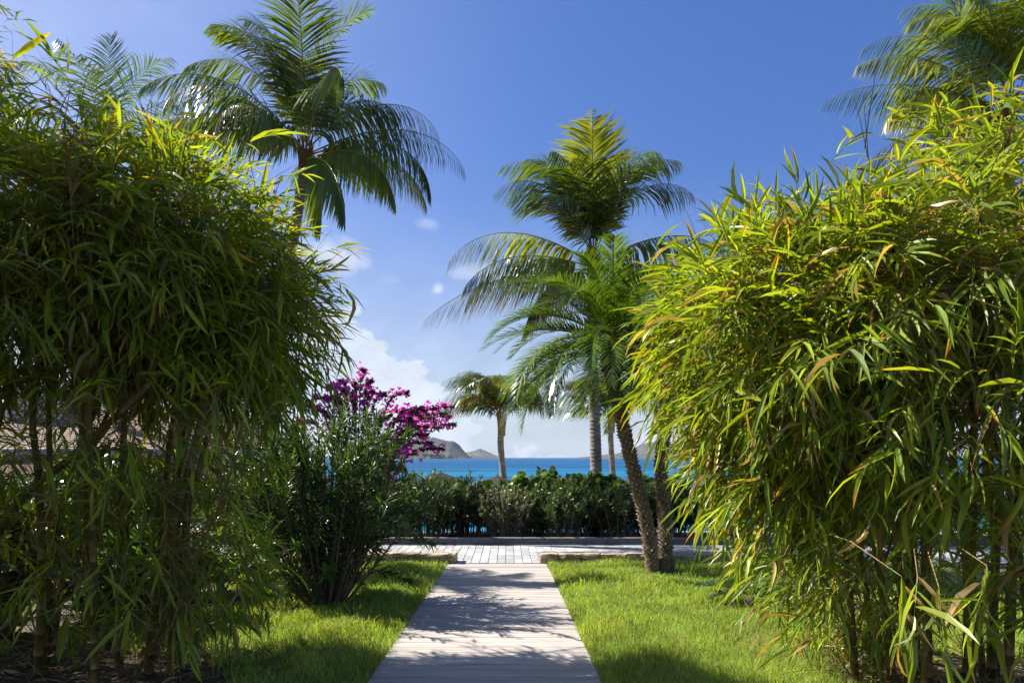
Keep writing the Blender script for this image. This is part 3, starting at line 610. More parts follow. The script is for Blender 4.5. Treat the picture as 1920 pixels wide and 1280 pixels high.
def coconut(base, trunk, label, group, fr, r0, r1, seed, lf=1.0, ll=1.08, n=86, shaft=.9):
    root = empty('coconut_palm', tuple(base), label, 'palm tree', group); b0 = np.array(base, float)
    P = spline(np.array(trunk, float), 40); V, F, C = coco_trunk(P, r0, r1); obj('trunk', mk_mesh('trunk', V - b0, F, C, True), M['coco_trunk'], root)
    top = P[-1] - b0
    # fibrous sheath of leaf bases round the growing point
    r = np.random.default_rng(seed); mb = MB()
    for i in range(16):
        a = i * 2.4; d = np.array([math.cos(a), math.sin(a), 0]); z0 = -.25 + .035 * i
        pts = np.array([top + d * r1 * .9 + (0, 0, z0 - .1), top + d * r1 * 1.1 + (0, 0, z0 + .25), top + d * (r1 * 1.6) + (0, 0, z0 + .6)]); V, F = tube(pts, [.05 * lf, .035 * lf, .014 * lf], 5); mb.add(V, F)
    tag(obj('leaf_sheaths', mb.mesh('leaf_sheaths', True), M['fibre'] if lf == 1 else M['petiole'], root), kind='stuff')
    for i, f in enumerate(fr):
        az, e0, droop, L, hang, col = f[:6]; tip = f[6] if len(f) > 6 else None; sw = f[7] if len(f) > 7 else 0
        z = .15 + .55 * max(0, e0) / 90 * shaft
        add_frond(root, top + np.array([math.cos(R(az)) * r1 * .4, math.sin(R(az)) * r1 * .4, z * lf]), az, dict(L=L, e0=e0, droop=droop, n=n, ll=ll, lw=.054 * lf ** .5, hang=hang * 1.35 + .06, col=col, tipcol=tip, sway=sw, pw=1.85, a0=80, a1=45, va=.10, curtain=1., wind=(-.22 * math.cos(R(az)), .22 * math.sin(R(az)), 0)), seed * 100 + i)
    return root
B = (.24, .17, .06)
# tall palm at left: crown about 17.5 m away
c = at(572, 310, 17.5); b = gp(c[0] - .95, 17.6)
coconut(b, [b, b + (.1, 0, 3), (c[0] - .45, 17.5, 6.2), c], 'tall coconut palm with broad wind-blown crown rising above the left bamboo', 'coconut palms', [
    (178, 80, 82, 4.3, .12, DG), (183, 68, 105, 4.1, .18, MG), (160, 84, 62, 4.2, .1, DG), (10, 86, 55, 4.1, .12, MG, None, 10), (280, 82, 80, 3.9, .15, DG), (110, 84, 70, 3.8, .2, YG), (30, 74, 80, 3.2, .2, MG), (200, 76, 75, 3.6, .2, MG),
    (186, 50, 92, 4.7, .35, DG), (178, 34, 78, 4.4, .45, MG), (200, 28, 95, 3.9, .5, MG), (225, 35, 110, 4.0, .5, DG), (250, 20, 100, 3.6, .6, DG), (160, 45, 100, 4.4, .4, DG),
    (2, 46, 122, 4.2, .6, DG), (-6, 22, 88, 4.6, .6, DG), (-22, 10, 95, 4.4, .6, MG), (15, 62, 105, 3.0, .4, DG), (35, 25, 100, 4.0, .5, DG), (-40, -5, 70, 4.2, .55, MG), (-58, -18, 60, 4.0, .5, DG), (100, 20, 100, 4.0, .5, DG), (300, 40, 100, 3.7, .5, DG)],
    .19, .13, 11)
# central palm
c = at(1112, 515, 18.2); b = gp(c[0] + .05, 18.2)
coconut(b, [b, b + (.02, 0, 2.0), (c[0] - .02, 18.2, 4.5), c], 'coconut palm with tall shuttlecock crown behind the hedge, centre right', 'coconut palms', [
    (80, 88, 28, 3.7, .06, MG), (262, 79, 70, 3.7, .12, YG), (178, 80, 105, 3.9, .12, MG), (184, 72, 120, 3.7, .22, DG), (160, 84, 80, 3.6, .12, DG), (2, 80, 95, 3.8, .12, MG), (-6, 70, 118, 3.6, .22, DG), (14, 83, 70, 3.6, .15, DG), (120, 80, 80, 3.6, .15, DG), (55, 78, 85, 3.5, .15, DG), (235, 76, 100, 3.3, .2, DG), (195, 64, 100, 3.0, .25, DG), (315, 76, 95, 3.2, .2, MG),
    (183, 30, 92, 4.3, .5, YG), (-3, 28, 88, 4.2, .55, DG), (186, -4, 42, 4.8, .4, OLD, (.16, .13, .03)), (205, 8, 65, 4.0, .5, MG), (20, 12, 75, 3.8, .5, DG), (165, 16, 85, 4.0, .5, DG), (-25, -8, 65, 3.4, .5, MG), (225, -18, 55, 3.4, .5, OLD, B)],
    .17, .125, 12)
# palm at the right edge
c = at(1965, 175, 15.0); b = gp(c[0] + .3, 15.0 + 1.6); c[1] = 16.2
coconut(b, [b, b + (.0, 0, 3), (c[0] + .1, 16.3, 6.5), c], 'coconut palm leaning into the top right corner of the view', 'coconut palms', [
    (170, 80, 100, 3.7, .15, MG), (185, 72, 115, 3.5, .2, YG), (178, 52, 88, 4.0, .3, MG), (190, 30, 62, 4.2, .45, YG), (176, 22, 52, 4.4, .5, MG), (200, 8, 60, 4.1, .55, YG, (.3, .24, .06)), (165, 0, 60, 3.8, .5, OLD, B), (220, 60, 100, 3.5, .3, MG), (260, 70, 100, 3.6, .3, YG), (100, 80, 70, 3.8, .2, DG), (20, 70, 90, 3.8, .3, MG), (-10, 40, 90, 4.0, .5, MG), (60, 30, 90, 3.9, .5, DG), (300, 40, 90, 3.6, .4, MG), (215, -20, 50, 3.2, .5, OLD, B)],
    .18, .13, 13)
# far palm at upper left
c = at(195, 300, 24); b = gp(c[0] + .5, 24)
coconut(b, [b, b + (0, 0, 4), (c[0] + .2, 24, 8), c], 'distant coconut palm half hidden above the left bamboo', 'coconut palms', [
    (90, 88, 10, 4.0, .08, DG), (180, 70, 70, 4.4, .2, DG), (188, 40, 90, 5.0, .35, DG), (0, 74, 60, 4.0, .2, DG), (-5, 46, 80, 4.6, .3, MG), (8, 36, 55, 4.6, .3, MG), (175, 20, 80, 4.6, .5, DG), (-20, 15, 80, 4.4, .5, DG), (270, 70, 80, 3.6, .3, DG), (90, 40, 80, 4.0, .4, DG), (230, 10, 80, 4.0, .5, DG)],
    .18, .13, 14, n=50)
# young palms by the beach
c = at(940, 800, 26); b = gp(at(952, 900, 26)[0], 26)
coconut(b, [b, b + (0, 0, 1.2), c - (.02, 0, .9), c], 'young coconut palm with ragged drooping crown left of centre by the water', 'young palms by the water', [
    (180, 66, 105, 3.0, .35, DG), (185, 52, 115, 2.8, .45, MG), (2, 70, 110, 2.9, .4, MG), (10, 56, 120, 2.7, .5, DG), (175, 40, 95, 2.7, .45, DG), (-6, 44, 105, 2.6, .5, MG), (95, 84, 110, 2.6, .4, MG), (240, 78, 130, 2.4, .5, (.16, .17, .03)), (200, 60, 140, 2.2, .6, (.26, .18, .03), B), (170, 50, 125, 2.5, .5, DG), (176, 80, 110, 2.7, .3, MG), (4, 84, 95, 2.6, .3, MG), (220, 72, 130, 2.4, .4, MG), (120, 72, 120, 2.5, .4, DG), (60, 66, 130, 2.4, .4, MG), (182, 66, 118, 2.9, .4, DG), (-10, 72, 140, 2.5, .5, MG), (-15, 55, 130, 2.3, .6, OLD), (40, 76, 120, 2.4, .5, YG), (300, 80, 140, 2.2, .6, YG), (150, 80, 100, 2.5, .4, OLD)],
    .12, .12, 15, lf=.8, ll=.8, n=60)
c = at(1146, 796, 29); b = gp(at(1157, 900, 29)[0], 29)
coconut(b, [b, b + (0, 0, 1.3), c - (.02, 0, .9), c], 'young coconut palm half hidden behind the grey palm trunk', 'young palms by the water', [
    (180, 58, 100, 3.3, .4, DG), (184, 42, 85, 3.4, .45, DG), (176, 30, 80, 3.2, .5, MG), (175, 72, 110, 2.9, .4, MG), (190, 66, 115, 3.0, .4, OLD), (0, 74, 120, 2.7, .5, MG), (8, 50, 130, 2.5, .6, MG), (90, 82, 90, 2.8, .4, YG), (270, 76, 130, 2.4, .5, MG), (-20, 64, 140, 2.3, .6, OLD), (200, 66, 130, 2.5, .5, OLD), (140, 80, 100, 2.6, .4, MG)],
    .12, .12, 16, lf=.8, ll=.8, n=60)
# dwarf date palms with spiny trunks
def date_trunk(root, P, r0, r1, seed, b0, bulb=None):
    n = 46; P = spline(np.array(P, float), n); s = np.linspace(0, 1, n); rad = r0 + (r1 - r0) * s + .012 * np.sin(np.arange(n) * 2.1)
    if bulb: rad = rad + bulb * np.exp(-((s - .055) / .055) ** 4)
    V, F = tube(P, rad, 12); C = np.ones((len(V), 3)) * .62; o = obj('trunk', mk_mesh('trunk', V - b0, F, C, True), M['date_trunk'], root)
    r = np.random.default_rng(seed); mb = MB(); T = norm(np.gradient(P, axis=0)); N_ = 620
    for i in range(N_):
        u = .04 + .94 * (i + r.uniform(0, .8)) / N_; p = np.array([np.interp(u, s, P[:, a]) for a in range(3)]); t = norm([np.interp(u, s, T[:, a]) for a in range(3)]); rd = np.interp(u, s, rad)
        a = i * 2.39996; A = norm(np.cross(t, [1, 0, .01])); Bv = np.cross(t, A); d = A * math.cos(a) + Bv * math.sin(a); sd = np.cross(t, d)
        h = r.uniform(.028, .055) * (1 if u > .12 else .5); q = p + d * rd * .94
        V = np.array([q - sd * .022 - t * .012, q + sd * .022 - t * .012, q + t * .03 + d * .004, q + d * h + t * (.018 + r.uniform(0, .02)) + sd * r.normal(0, .004)])
        mb.add(V - b0, np.array([(0, 1, 3), (1, 2, 3), (2, 0, 3), (0, 2, 1)]), np.ones(3) * r.uniform(1.0, 2.1))
    tag(obj('leaf_scars', mb.mesh('leaf_scars'), M['date_trunk'], o), kind='stuff')
    return P
def date_palm(base, P, label, seed, nf, L, hand=(), r0=.112, r1=.10, bulb=None, group='dwarf date palms'):
    root = empty('date_palm', tuple(base), label, 'palm tree', group); b0 = np.array(base, float); P = date_trunk(root, P, r0, r1, seed, b0, bulb); top = P[-1] - b0
    r = np.random.default_rng(seed + 5); mb = MB()
    for i in range(140):      # shaggy brown fibre below the crown
        a = r.uniform(0, 6.28); z = r.uniform(-.42, .12); d = np.array([math.cos(a), math.sin(a), 0]); k = .8 + .4 * math.sin((z + .45) * 5); p = top + d * r1 * k + (0, 0, z)
        V, F = tube(np.array([p - (0, 0, .04), p + d * .05 + (0, 0, .03), p + d * .075 + (r.normal(0, .03), r.normal(0, .03), r.uniform(-.03, .1))]), [.028, .02, .004], 4); mb.add(V, F)
    tag(obj('fibre', mb.mesh('fibre'), M['fibre'], root), kind='stuff')
    specs = list(hand)
    for i in range(nf):
        e0 = 85 - 95 * (i / nf) ** .8 + r.normal(0, 5); specs.append((i * 137.5 + r.normal(0, 8), e0, r.uniform(80, 120) * (.75 + .25 * (1 - i / nf)), L * r.uniform(.85, 1.1)))
    for i, (az, e0, dr, ln) in enumerate(specs):
        g = [(.085, .15, .022), (.10, .17, .022), (.07, .125, .022)][i % 3]
        add_frond(root, top + np.array([math.cos(R(az)) * .05, math.sin(R(az)) * .05, .05 + .12 * max(e0, 0) / 90]), az, dict(L=ln, e0=e0, droop=dr, n=72, ll=.40, lw=.025, hang=.22, col=g, base=.16, va=.3, ragged=.05), seed * 77 + i)
    return root
b = gp(2.42, 11.35); c = at(1148, 655, 11.2)
date_palm(b + (0, 0, -.02), [b, b + (-.10, 0, .8), b + (-.42, -.05, 2.1), c - (-.01, 0, .5), c], 'left leaning trunk of the twin dwarf date palms on the right lawn', 21, 46, 2.2, [(196, -12, 55, 2.3), (230, 8, 90, 2.2), (300, 0, 80, 2.1), (345, 12, 90, 2.2), (160, 10, 80, 2.2), (185, 22, 60, 2.2), (178, 40, 90, 2.2), (190, 0, 60, 2.1), (170, 55, 70, 2.1), (250, 20, 100, 2.0), (275, 5, 80, 1.9), (0, 45, 60, 2.0), (20, 62, 55, 2.0)])
b = gp(2.66, 11.5); c = at(1258, 700, 11.7)
date_palm(b + (0, 0, -.02), [b, b + (.0, 0, .8), b + (-.06, .05, 1.9), c - (.0, 0, .5), c], 'upright twin dwarf date palm with swollen base beside the right bamboo', 22, 38, 1.9, bulb=.05)
b = gp(-6.0, 12.2); c = at(375, 640, 12.2)
date_palm(b + (0, 0, -.02), [b, b + (.05, 0, 1.0), b + (.12, 0, 2.0), c], 'dwarf date palm trunk seen behind the left bamboo canes', 23, 24, 1.8, r0=.15, r1=.14)

# ------------------------------------------------------------------ shrubs
def ltemps(kind, cols, droops=(.1, .3), fold=.5, tip=None):
    return [leaf_template(kind, d, fold, c) for c in cols for d in droops]
OLE = [(.045, .085, .022), (.06, .11, .025), (.035, .07, .02), (.09, .14, .03)]
def shrub(name, base, label, cat, group, h, spread, nst, whorls, leafL, wr, temps, seed, n_obj=0, lo=.25, per=3, ang=(30, 62), lean=(0, 0, 0), mat='shrub_leaf', stems=None, stem_r=.016, flowers=None, jitter=.3, branch=2):
    r = np.random.default_rng(seed); root = empty(name, tuple(base), label, cat, group); b0 = np.array(base, float)
    lv = Leaves(temps); ks, Ps, Ds, Us, Ls, Ws, Ti = [], [], [], [], [], [], []; mbS = MB(); tips = []
    lines = []
    for i in range(nst):
        a = i * 2.39996 + r.uniform(-.3, .3); q = math.sqrt((i + .5) / nst); hh = h * (1 - .32 * q ** 2.2) * r.uniform(.86, 1.06); rad = spread * q * r.uniform(.8, 1.1)
        d = np.array([math.cos(a), math.sin(a), 0]); root_p = b0 + d * (.16 if name != 'hedge_shrub' else .45) * q * spread + (0, 0, -.03)
        topp = b0 + d * rad + np.array([0, 0, hh]) + np.array(lean) * hh; mid = b0 + d * rad * (.45 + .25 * q) + np.array([0, 0, hh * .55]) + np.array(lean) * hh * .35
        P = bez(root_p, mid, topp, 12 if name != 'hedge_shrub' else 9); lines.append((P, 1.0))
        for k in range(branch):
            j = r.integers(3, len(P) - 2); d2 = norm(d * .6 + r.normal(0, .7, 3) + np.array([0, 0, .7])); ln = h * r.uniform(.18, .36); e = P[j] + d2 * ln
            lines.append((bez(P[j], P[j] + d2 * ln * .5 + (0, 0, .04), e, 7), .5))
    if stems is not None: lines = [(spline(np.array(s_, float), 16), 1.0) for s_ in stems]
    for P, sc in lines:
        V, F = tube(P, np.linspace(stem_r * sc, stem_r * .25 * sc, len(P)), (5 if name != 'hedge_shrub' else 3) if sc == 1 else 3, False); mbS.add(V - b0, F)
        tips.append((P[-1], norm(P[-1] - P[-3]), P))
        nw = int(whorls * (1 if sc == 1 else .6))
        for wv in range(nw):
            u = (lo if sc == 1 else .25) + (1 - (lo if sc == 1 else .25)) * (wv + r.random()) / nw; x = u * (len(P) - 1); i = min(int(x), len(P) - 2); p = P[i] + (P[i + 1] - P[i]) * (x - i); t = norm(P[i + 1] - P[i])
            A = norm(np.cross(t, [.3, .9, .2])); Bv = np.cross(t, A); a0 = r.uniform(0, 6.28)
            for k in range(per):
                a = a0 + k * 6.283 / per; s_ = A * math.cos(a) + Bv * math.sin(a); g = R(r.uniform(*ang)) * (1.1 - .45 * u); d = norm(t * math.cos(g) + s_ * math.sin(g) + r.normal(0, jitter * .5, 3))
                ks.append(r.integers(len(temps))); Ps.append(p); Ds.append(d); Us.append(norm(t + np.array([0, 0, .3]) + r.normal(0, jitter, 3))); l = r.uniform(*leafL); Ls.append(l); Ws.append(l * r.uniform(.85, 1.15) * wr); Ti.append(np.ones(3) * r.uniform(.75, 1.3))
    lv.add(np.array(ks), np.array(Ps), np.array(Ds), np.array(Us), np.array(Ls), np.array(Ws), r.normal(0, jitter, len(ks)), np.array(Ti)); lv.build(root, M[mat], n_obj)
    obj('stems', mbS.mesh('stems', True), M['stem'], root)['kind'] = 'stuff'
    if flowers: flowers(root, b0, tips, r)
    return root
OT = ltemps('lance', OLE); OTL = ltemps('blade', OLE)
def bracts(cols, count, size, lo=.35, spread=.09):
    def fn(root, b0, tips, r):
        T = [leaf_template('low', .25, .6, c_) for c_ in cols]; lv = Leaves(T); ks, Ps, Ds, Us, Ls, Ws = [], [], [], [], [], []
        for _ in range(count):
            P = tips[r.integers(len(tips))][2]; u = 1 - (1 - lo) * r.random() ** 1.4; i = min(int(u * (len(P) - 1)), len(P) - 1); c_ = P[i] + r.normal(0, spread * (1.2 - u * .7), 3)
            ax = norm(r.normal(size=3) + np.array([0, 0, .5])); A = norm(np.cross(ax, [.2, .9, .4])); Bv = np.cross(ax, A)
            for k in range(3):
                a = k * 2.094; d = norm((A * math.cos(a) + Bv * math.sin(a)) * .8 + ax * .7); ks.append(r.integers(len(T))); Ps.append(c_); Ds.append(d); Us.append(ax); l = r.uniform(*size); Ls.append(l); Ws.append(l * .8)
        lv.add(np.array(ks), np.array(Ps), np.array(Ds), np.array(Us), np.array(Ls), np.array(Ws)); lv.build(root, M['bract'], 0, 'bract', 'bracts')
    return fn
MAG = [(.62, .035, .46), (.70, .06, .52), (.52, .025, .42), (.72, .20, .50)]
# big oleander left of the path
shrub('oleander_shrub', gp(-2.28, 8.55), 'big dark green oleander shrub on the lawn left of the path', 'shrub', None, 2.42, 1.22, 56, 26, (.11, .19), .15, OTL, 61, 300, lo=.14, branch=3, stem_r=.02)
# bougainvillea behind it
def bst(px, py, d, sx=-2.5, y0=11.3, arch=.5):
    e = at(px, py, d); b = gp(sx, y0); m1 = b + (e - b) * np.array([.25, .3, .55]); m2 = b + (e - b) * np.array([.62, .6, .9]) + np.array([0, 0, arch * .25]); return [b, m1, m2, e]
stems = [bst(x, y, d + 1.0) for x, y, d in ((680, 695, 10.2), (695, 715, 10.2), (720, 740, 10.1), (765, 735, 10), (850, 762, 9.9), (855, 795, 9.9), (835, 775, 9.8), (815, 765, 9.9), (790, 765, 10), (770, 785, 9.8), (800, 800, 9.7), (825, 800, 9.7), (750, 770, 9.8), (730, 780, 9.9), (640, 730, 10.2), (610, 745, 10.2), (660, 740, 10.1), (590, 770, 10.3), (810, 830, 9.7), (830, 842, 9.7), (780, 850, 9.6), (760, 880, 9.7), (800, 815, 9.9), (740, 900, 9.8), (560, 790, 10.3), (615, 725, 10.3), (640, 715, 10.3), (590, 745, 10.4), (665, 720, 10.2), (570, 760, 10.4), (700, 735, 10.2), (625, 745, 10.2), (845, 780, 10.1), (780, 775, 10.2), (810, 785, 10.3))]
BLW = ltemps('low', [(.05, .09, .02), (.08, .13, .025), (.035, .065, .02)])
BLV = ltemps('low', [(.05, .09, .02), (.08, .13, .025), (.035, .065, .02)])
shrub('bougainvillea', gp(-2.5, 11.3), 'bougainvillea with arching sprays of magenta bracts beside the sea view', 'shrub', None, 2, 1, 0, 60, (.05, .085), .55, BLV, 62, 0, lo=.2, per=4, stems=stems, flowers=bracts(MAG, 1350, (.04, .06), .6, .085), stem_r=.014, jitter=.6)
# oleander with pink flowers, further left
PINK = [(.6, .10, .25), (.65, .16, .32)]
shrub('oleander_shrub', gp(-3.95, 10.6), 'sunlit pale oleander with a few pink flowers behind the left bamboo', 'shrub', None, 2.45, .95, 34, 20, (.11, .18), .16, ltemps('lance', [(.09, .14, .035), (.12, .17, .04), (.07, .11, .03)]), 63, 150, lo=.2, flowers=bracts(PINK, 40, (.03, .045), .8, .05))
# hedge along the far kerb
HG = 'hedge shrubs behind the kerb'
DK = ltemps('low', [(.035, .065, .02), (.05, .09, .025), (.07, .11, .03)], (.1, .25), .4)
GREY = ltemps('low', [(.17, .19, .14), (.22, .235, .18), (.13, .15, .105)], (.1,), .4)
GRAPE = ltemps('round', [(.05, .095, .018), (.075, .125, .022), (.11, .16, .025), (.04, .08, .018)], (.05, .2), .3)
def hedge(x, y, h, sp, label, seed, temps=DK, nst=46, wh=26, ll=(.11, .19), wr=.17, n_obj=0, **kw):
    return shrub('hedge_shrub', gp(x, y), label, 'hedge shrub', HG, h, sp * 1.22, nst, wh, ll, wr, temps, seed, n_obj, lo=kw.pop('lo', .15), **kw)
hedge(-3.6, 17.1, 1.5, .95, 'dark oleander hedge shrub glimpsed between big oleander and kerb', 70)
hedge(-2.0, 16.9, 1.62, .85, 'dark feathery oleander hedge shrub under the bougainvillea sprays', 71, wh=28)
hedge(-1.05, 17.3, 1.55, .6, 'narrow dark oleander hedge shrub left of the young palm', 72, nst=32)
hedge(-.02, 16.75, 1.28, .72, 'silver grey leaved hedge shrub in the middle of the hedge', 73, GREY, 56, 32, (.06, .09), .5)
hedge(1.45, 16.85, 1.42, .95, 'low dark oleander hedge shrub right of the silver one', 74, nst=52, wh=26)
hedge(2.75, 16.9, 1.36, .8, 'dark hedge shrub with paler shoots left of the leaning trunk', 75, ltemps('low', [(.05, .085, .025), (.09, .12, .05)], (.1, .3)), 44, 24)
hedge(.75, 17.9, 1.62, .8, 'sea grape with round glossy leaves behind the silver shrub', 76, GRAPE, 34, 16, (.14, .20), .95, 60, per=2, ang=(50, 85), jitter=.5)
hedge(2.2, 18.0, 1.55, .95, 'sea grape with round glossy leaves at the foot of the grey palm trunk', 77, GRAPE, 38, 16, (.14, .20), .95, 60, per=2, ang=(50, 85), jitter=.5)
hedge(3.9, 17.9, 1.45, .85, 'sea grape with round leaves between the two date palm trunks', 78, GRAPE, 34, 16, (.14, .20), .95, 40, per=2, ang=(50, 85), jitter=.5)
hedge(-.5, 18.0, 1.32, .5, 'small sea grape at the foot of the young palm', 79, GRAPE, 14, 11, (.14, .20), .95, 20, per=2, ang=(50, 85), jitter=.5)
hedge(-2.75, 17.7, 1.45, .8, 'dark hedge shrub in the back row left of the feathery one', 101, nst=34)
hedge(-1.5, 17.9, 1.4, .7, 'dark hedge shrub in the back row behind the feathery one', 102, nst=34)
hedge(.55, 17.3, 1.25, .7, 'dark hedge shrub squeezed behind the silver one', 103, nst=34)
hedge(3.4, 17.4, 1.35, .75, 'dark hedge shrub behind the leaning date palm trunk', 104, nst=34)
hedge(4.1, 16.9, 1.5, .85, 'dark oleander hedge shrub right behind the twin palm', 80)
hedge(5.5, 17.1, 1.6, .9, 'hedge bougainvillea with sparse magenta bracts behind the right bamboo', 81, BLW, 34, 30, (.06, .09), .55, flowers=bracts(MAG, 80, (.05, .07), .55, .1))
for k, x in enumerate((7.2, 8.9, 10.7, 12.6)):
    hedge(x, 17.1, 1.5 + .1 * (k % 2), .95, ['dark hedge shrub first to the right of the hedge bougainvillea', 'dark hedge shrub second to the right of the hedge bougainvillea', 'dark hedge shrub third to the right of the hedge bougainvillea', 'dark hedge shrub at the far right end of the hedge'][k], 82 + k, nst=30)
for k, x in enumerate((-5.4, -7.3, -9.2, -11.0)):
    hedge(x, 17.2, 1.5 + .12 * (k % 2), .95, ['hedge shrub nearest the dark one left of the bougainvillea', 'hedge shrub left of the tall palm trunk', 'hedge shrub in front of the low house roof', 'leftmost hedge shrub below the house eave'][k], 90 + k, ltemps('low', [(.06, .11, .03), (.09, .15, .035)]), nst=30)
# undergrowth beneath the left bamboo
def cycad(x, y, label, seed, nf, L, lw, ll, n, col, e=(20, 75), group=None, cat='cycad', name='cycad'):
    b = gp(x, y); root = empty(name, tuple(b), label, cat, group); r = np.random.default_rng(seed)
    V, F = tube(np.array([b * 0 - (0, 0, .04), (0, 0, .08), (0, 0, .16)]), [.07, .08, .04], 9); obj('trunk', mk_mesh('trunk', V, F, np.ones((len(V), 3)) * .6, True), M['date_trunk'], root)
    for i in range(nf):
        az = i * 137.5 + r.normal(0, 10); add_frond(root, (0, 0, .12), az, dict(L=L * r.uniform(.8, 1.1), e0=r.uniform(*e), droop=r.uniform(40, 80), n=n, ll=ll, lw=lw, hang=.05, col=col, wide=True, base=.22, va=.35, ragged=0), seed * 31 + i)
    return root
cycad(2.95, 8.3, 'dark cycad with rounded leaflets on the lawn under the right bamboo', 5, 11, .62, .055, .15, 11, (.06, .10, .025), (15, 50))
cycad(-4.7, 8.4, 'large shaded fern-like cycad behind the leftmost canes', 6, 15, 1.35, .03, .30, 30, (.06, .11, .02))
cycad(-3.7, 8.9, 'smaller shaded cycad behind the leaning cane', 7, 12, 1.0, .028, .24, 24, (.07, .12, .02))
BROAD = ltemps('oval', [(.07, .13, .02), (.10, .17, .025), (.05, .10, .02)], (.15, .4), .4)
shrub('broadleaf_shrub', gp(-5.4, 9.2), 'broad leaved shrub at far left under the house eave', 'shrub', None, 1.9, .9, 22, 12, (.16, .26), .42, BROAD, 64, 60, per=3, ang=(40, 80))
shrub('broadleaf_shrub', gp(-3.9, 7.4), 'broad leaved low shrub in the shade between the canes', 'shrub', None, 1.15, .7, 18, 10, (.15, .25), .4, BROAD, 65, 60, per=3, ang=(40, 80))
shrub('broadleaf_shrub', gp(-5.2, 7.0), 'low broad leaved shrub at the left edge beside the vertical cane', 'shrub', None, 1.5, .85, 20, 11, (.15, .25), .4, BROAD, 66, 60, per=3, ang=(40, 80))
shrub('broadleaf_shrub', gp(-7.4, 12.0), 'leafy shrub by the paving in front of the house', 'shrub', None, 2.0, 1.2, 26, 14, (.14, .22), .4, BROAD, 67, 0, per=3, ang=(40, 80))
# variegated strap-leaved plants under the right bamboo
VAR = [leaf_template('blade', d, .6, (.10, .17, .03), edge=(.45, .44, .20)) for d in (.3, .55, .8)]
def strap(x, y, label, seed, n, L):
    b = gp(x, y); root = empty('variegated_plant', tuple(b), label, 'plant', 'variegated plants under the right bamboo'); r = np.random.default_rng(seed); lv = Leaves(VAR)
    a = r.uniform(0, 6.28, n); e = np.radians(r.uniform(35, 80, n)); D = np.stack([np.cos(a) * np.cos(e), np.sin(a) * np.cos(e), np.sin(e)], -1); P = b + np.stack([np.cos(a), np.sin(a), 0 * a], -1) * .06
    ln = L * r.uniform(.7, 1.15, n); lv.add(r.integers(0, 3, n), P + r.normal(0, .04, (n, 3)) * (1, 1, 0), D, np.tile([[0, 0, 1.]], (n, 1)), ln, ln * 0 + r.uniform(.03, .05, n)); lv.build(root, M['bamboo_leaf'], n)
strap(3.85, 8.9, 'variegated strap-leaved plant nearest the paving under the right bamboo', 1, 46, .62)
strap(3.45, 7.8, 'variegated strap-leaved plant beside the cycad', 2, 40, .52)
strap(4.5, 7.9, 'variegated strap-leaved plant deepest under the right bamboo', 3, 44, .6)

# ------------------------------------------------------------------ lawn and grass
def bed_mask(x, y):
    m = np.ones_like(x)
    for (cx, cy, rx, ry) in ((-3.6, 5.0, 1.75, 1.5), (3.6, 5.3, 1.05, 1.0), (-2.28, 8.7, .42, .36), (2.54, 11.42, .22, .22), (-4.8, 8.2, 1.3, 2.2), (4.2, 8.0, .7, 1.2), (-2.5, 11.3, .3, .3)):
        d = np.sqrt(((x - cx) / rx) ** 2 + ((y - cy) / ry) ** 2) + .12 * np.sin(x * 9 + y * 5) + .08 * np.sin(y * 17 - x * 7); m = m * sstep(d, .85, 1.15)
    return m
def lawn_h(x, y):
    side = np.where(x < 0, PX0 - x, x - PX1); e = sstep(side, 0, .5)
    return (.012 + .055 * e + e * .05 * (np.sin(x * 1.7 + y * 1.1 + .5) * np.cos(y * 1.3 - x * .6) + .45 * np.sin(x * 3.9 - y * 2.7) * np.cos(y * 3.1 + x))) * bed_mask(x, y) ** .5 * (1 - .75 * sstep(y, 11.3, 12.6))
def lawn(x0, x1, name, label):
    xs = np.linspace(x0, x1, 90); ys = np.linspace(2.8, 12.70, 110); X, Y = np.meshgrid(xs, ys); Z = -.03 * Y + np.maximum(lawn_h(X, Y), -.03) - .012; mk = bed_mask(X, Y); Z = np.where(mk < .3, -.03 * Y - .05, Z)
    V = np.stack([X, Y, Z], -1).reshape(-1, 3); nx = len(xs); i = (np.arange(len(ys) - 1)[:, None] * nx + np.arange(nx - 1)[None]).ravel(); F = np.stack([i, i + 1, i + nx + 1, i + nx], -1)
    tag(obj('lawn', mk_mesh('lawn', V, F, smooth=True), M['lawn']), label, None, None, 'structure')
lawn(-7.6, PX0 - .004, 'lawn', 'lawn left of the path'); lawn(PX1 + .004, 8.0, 'lawn', 'lawn right of the path')
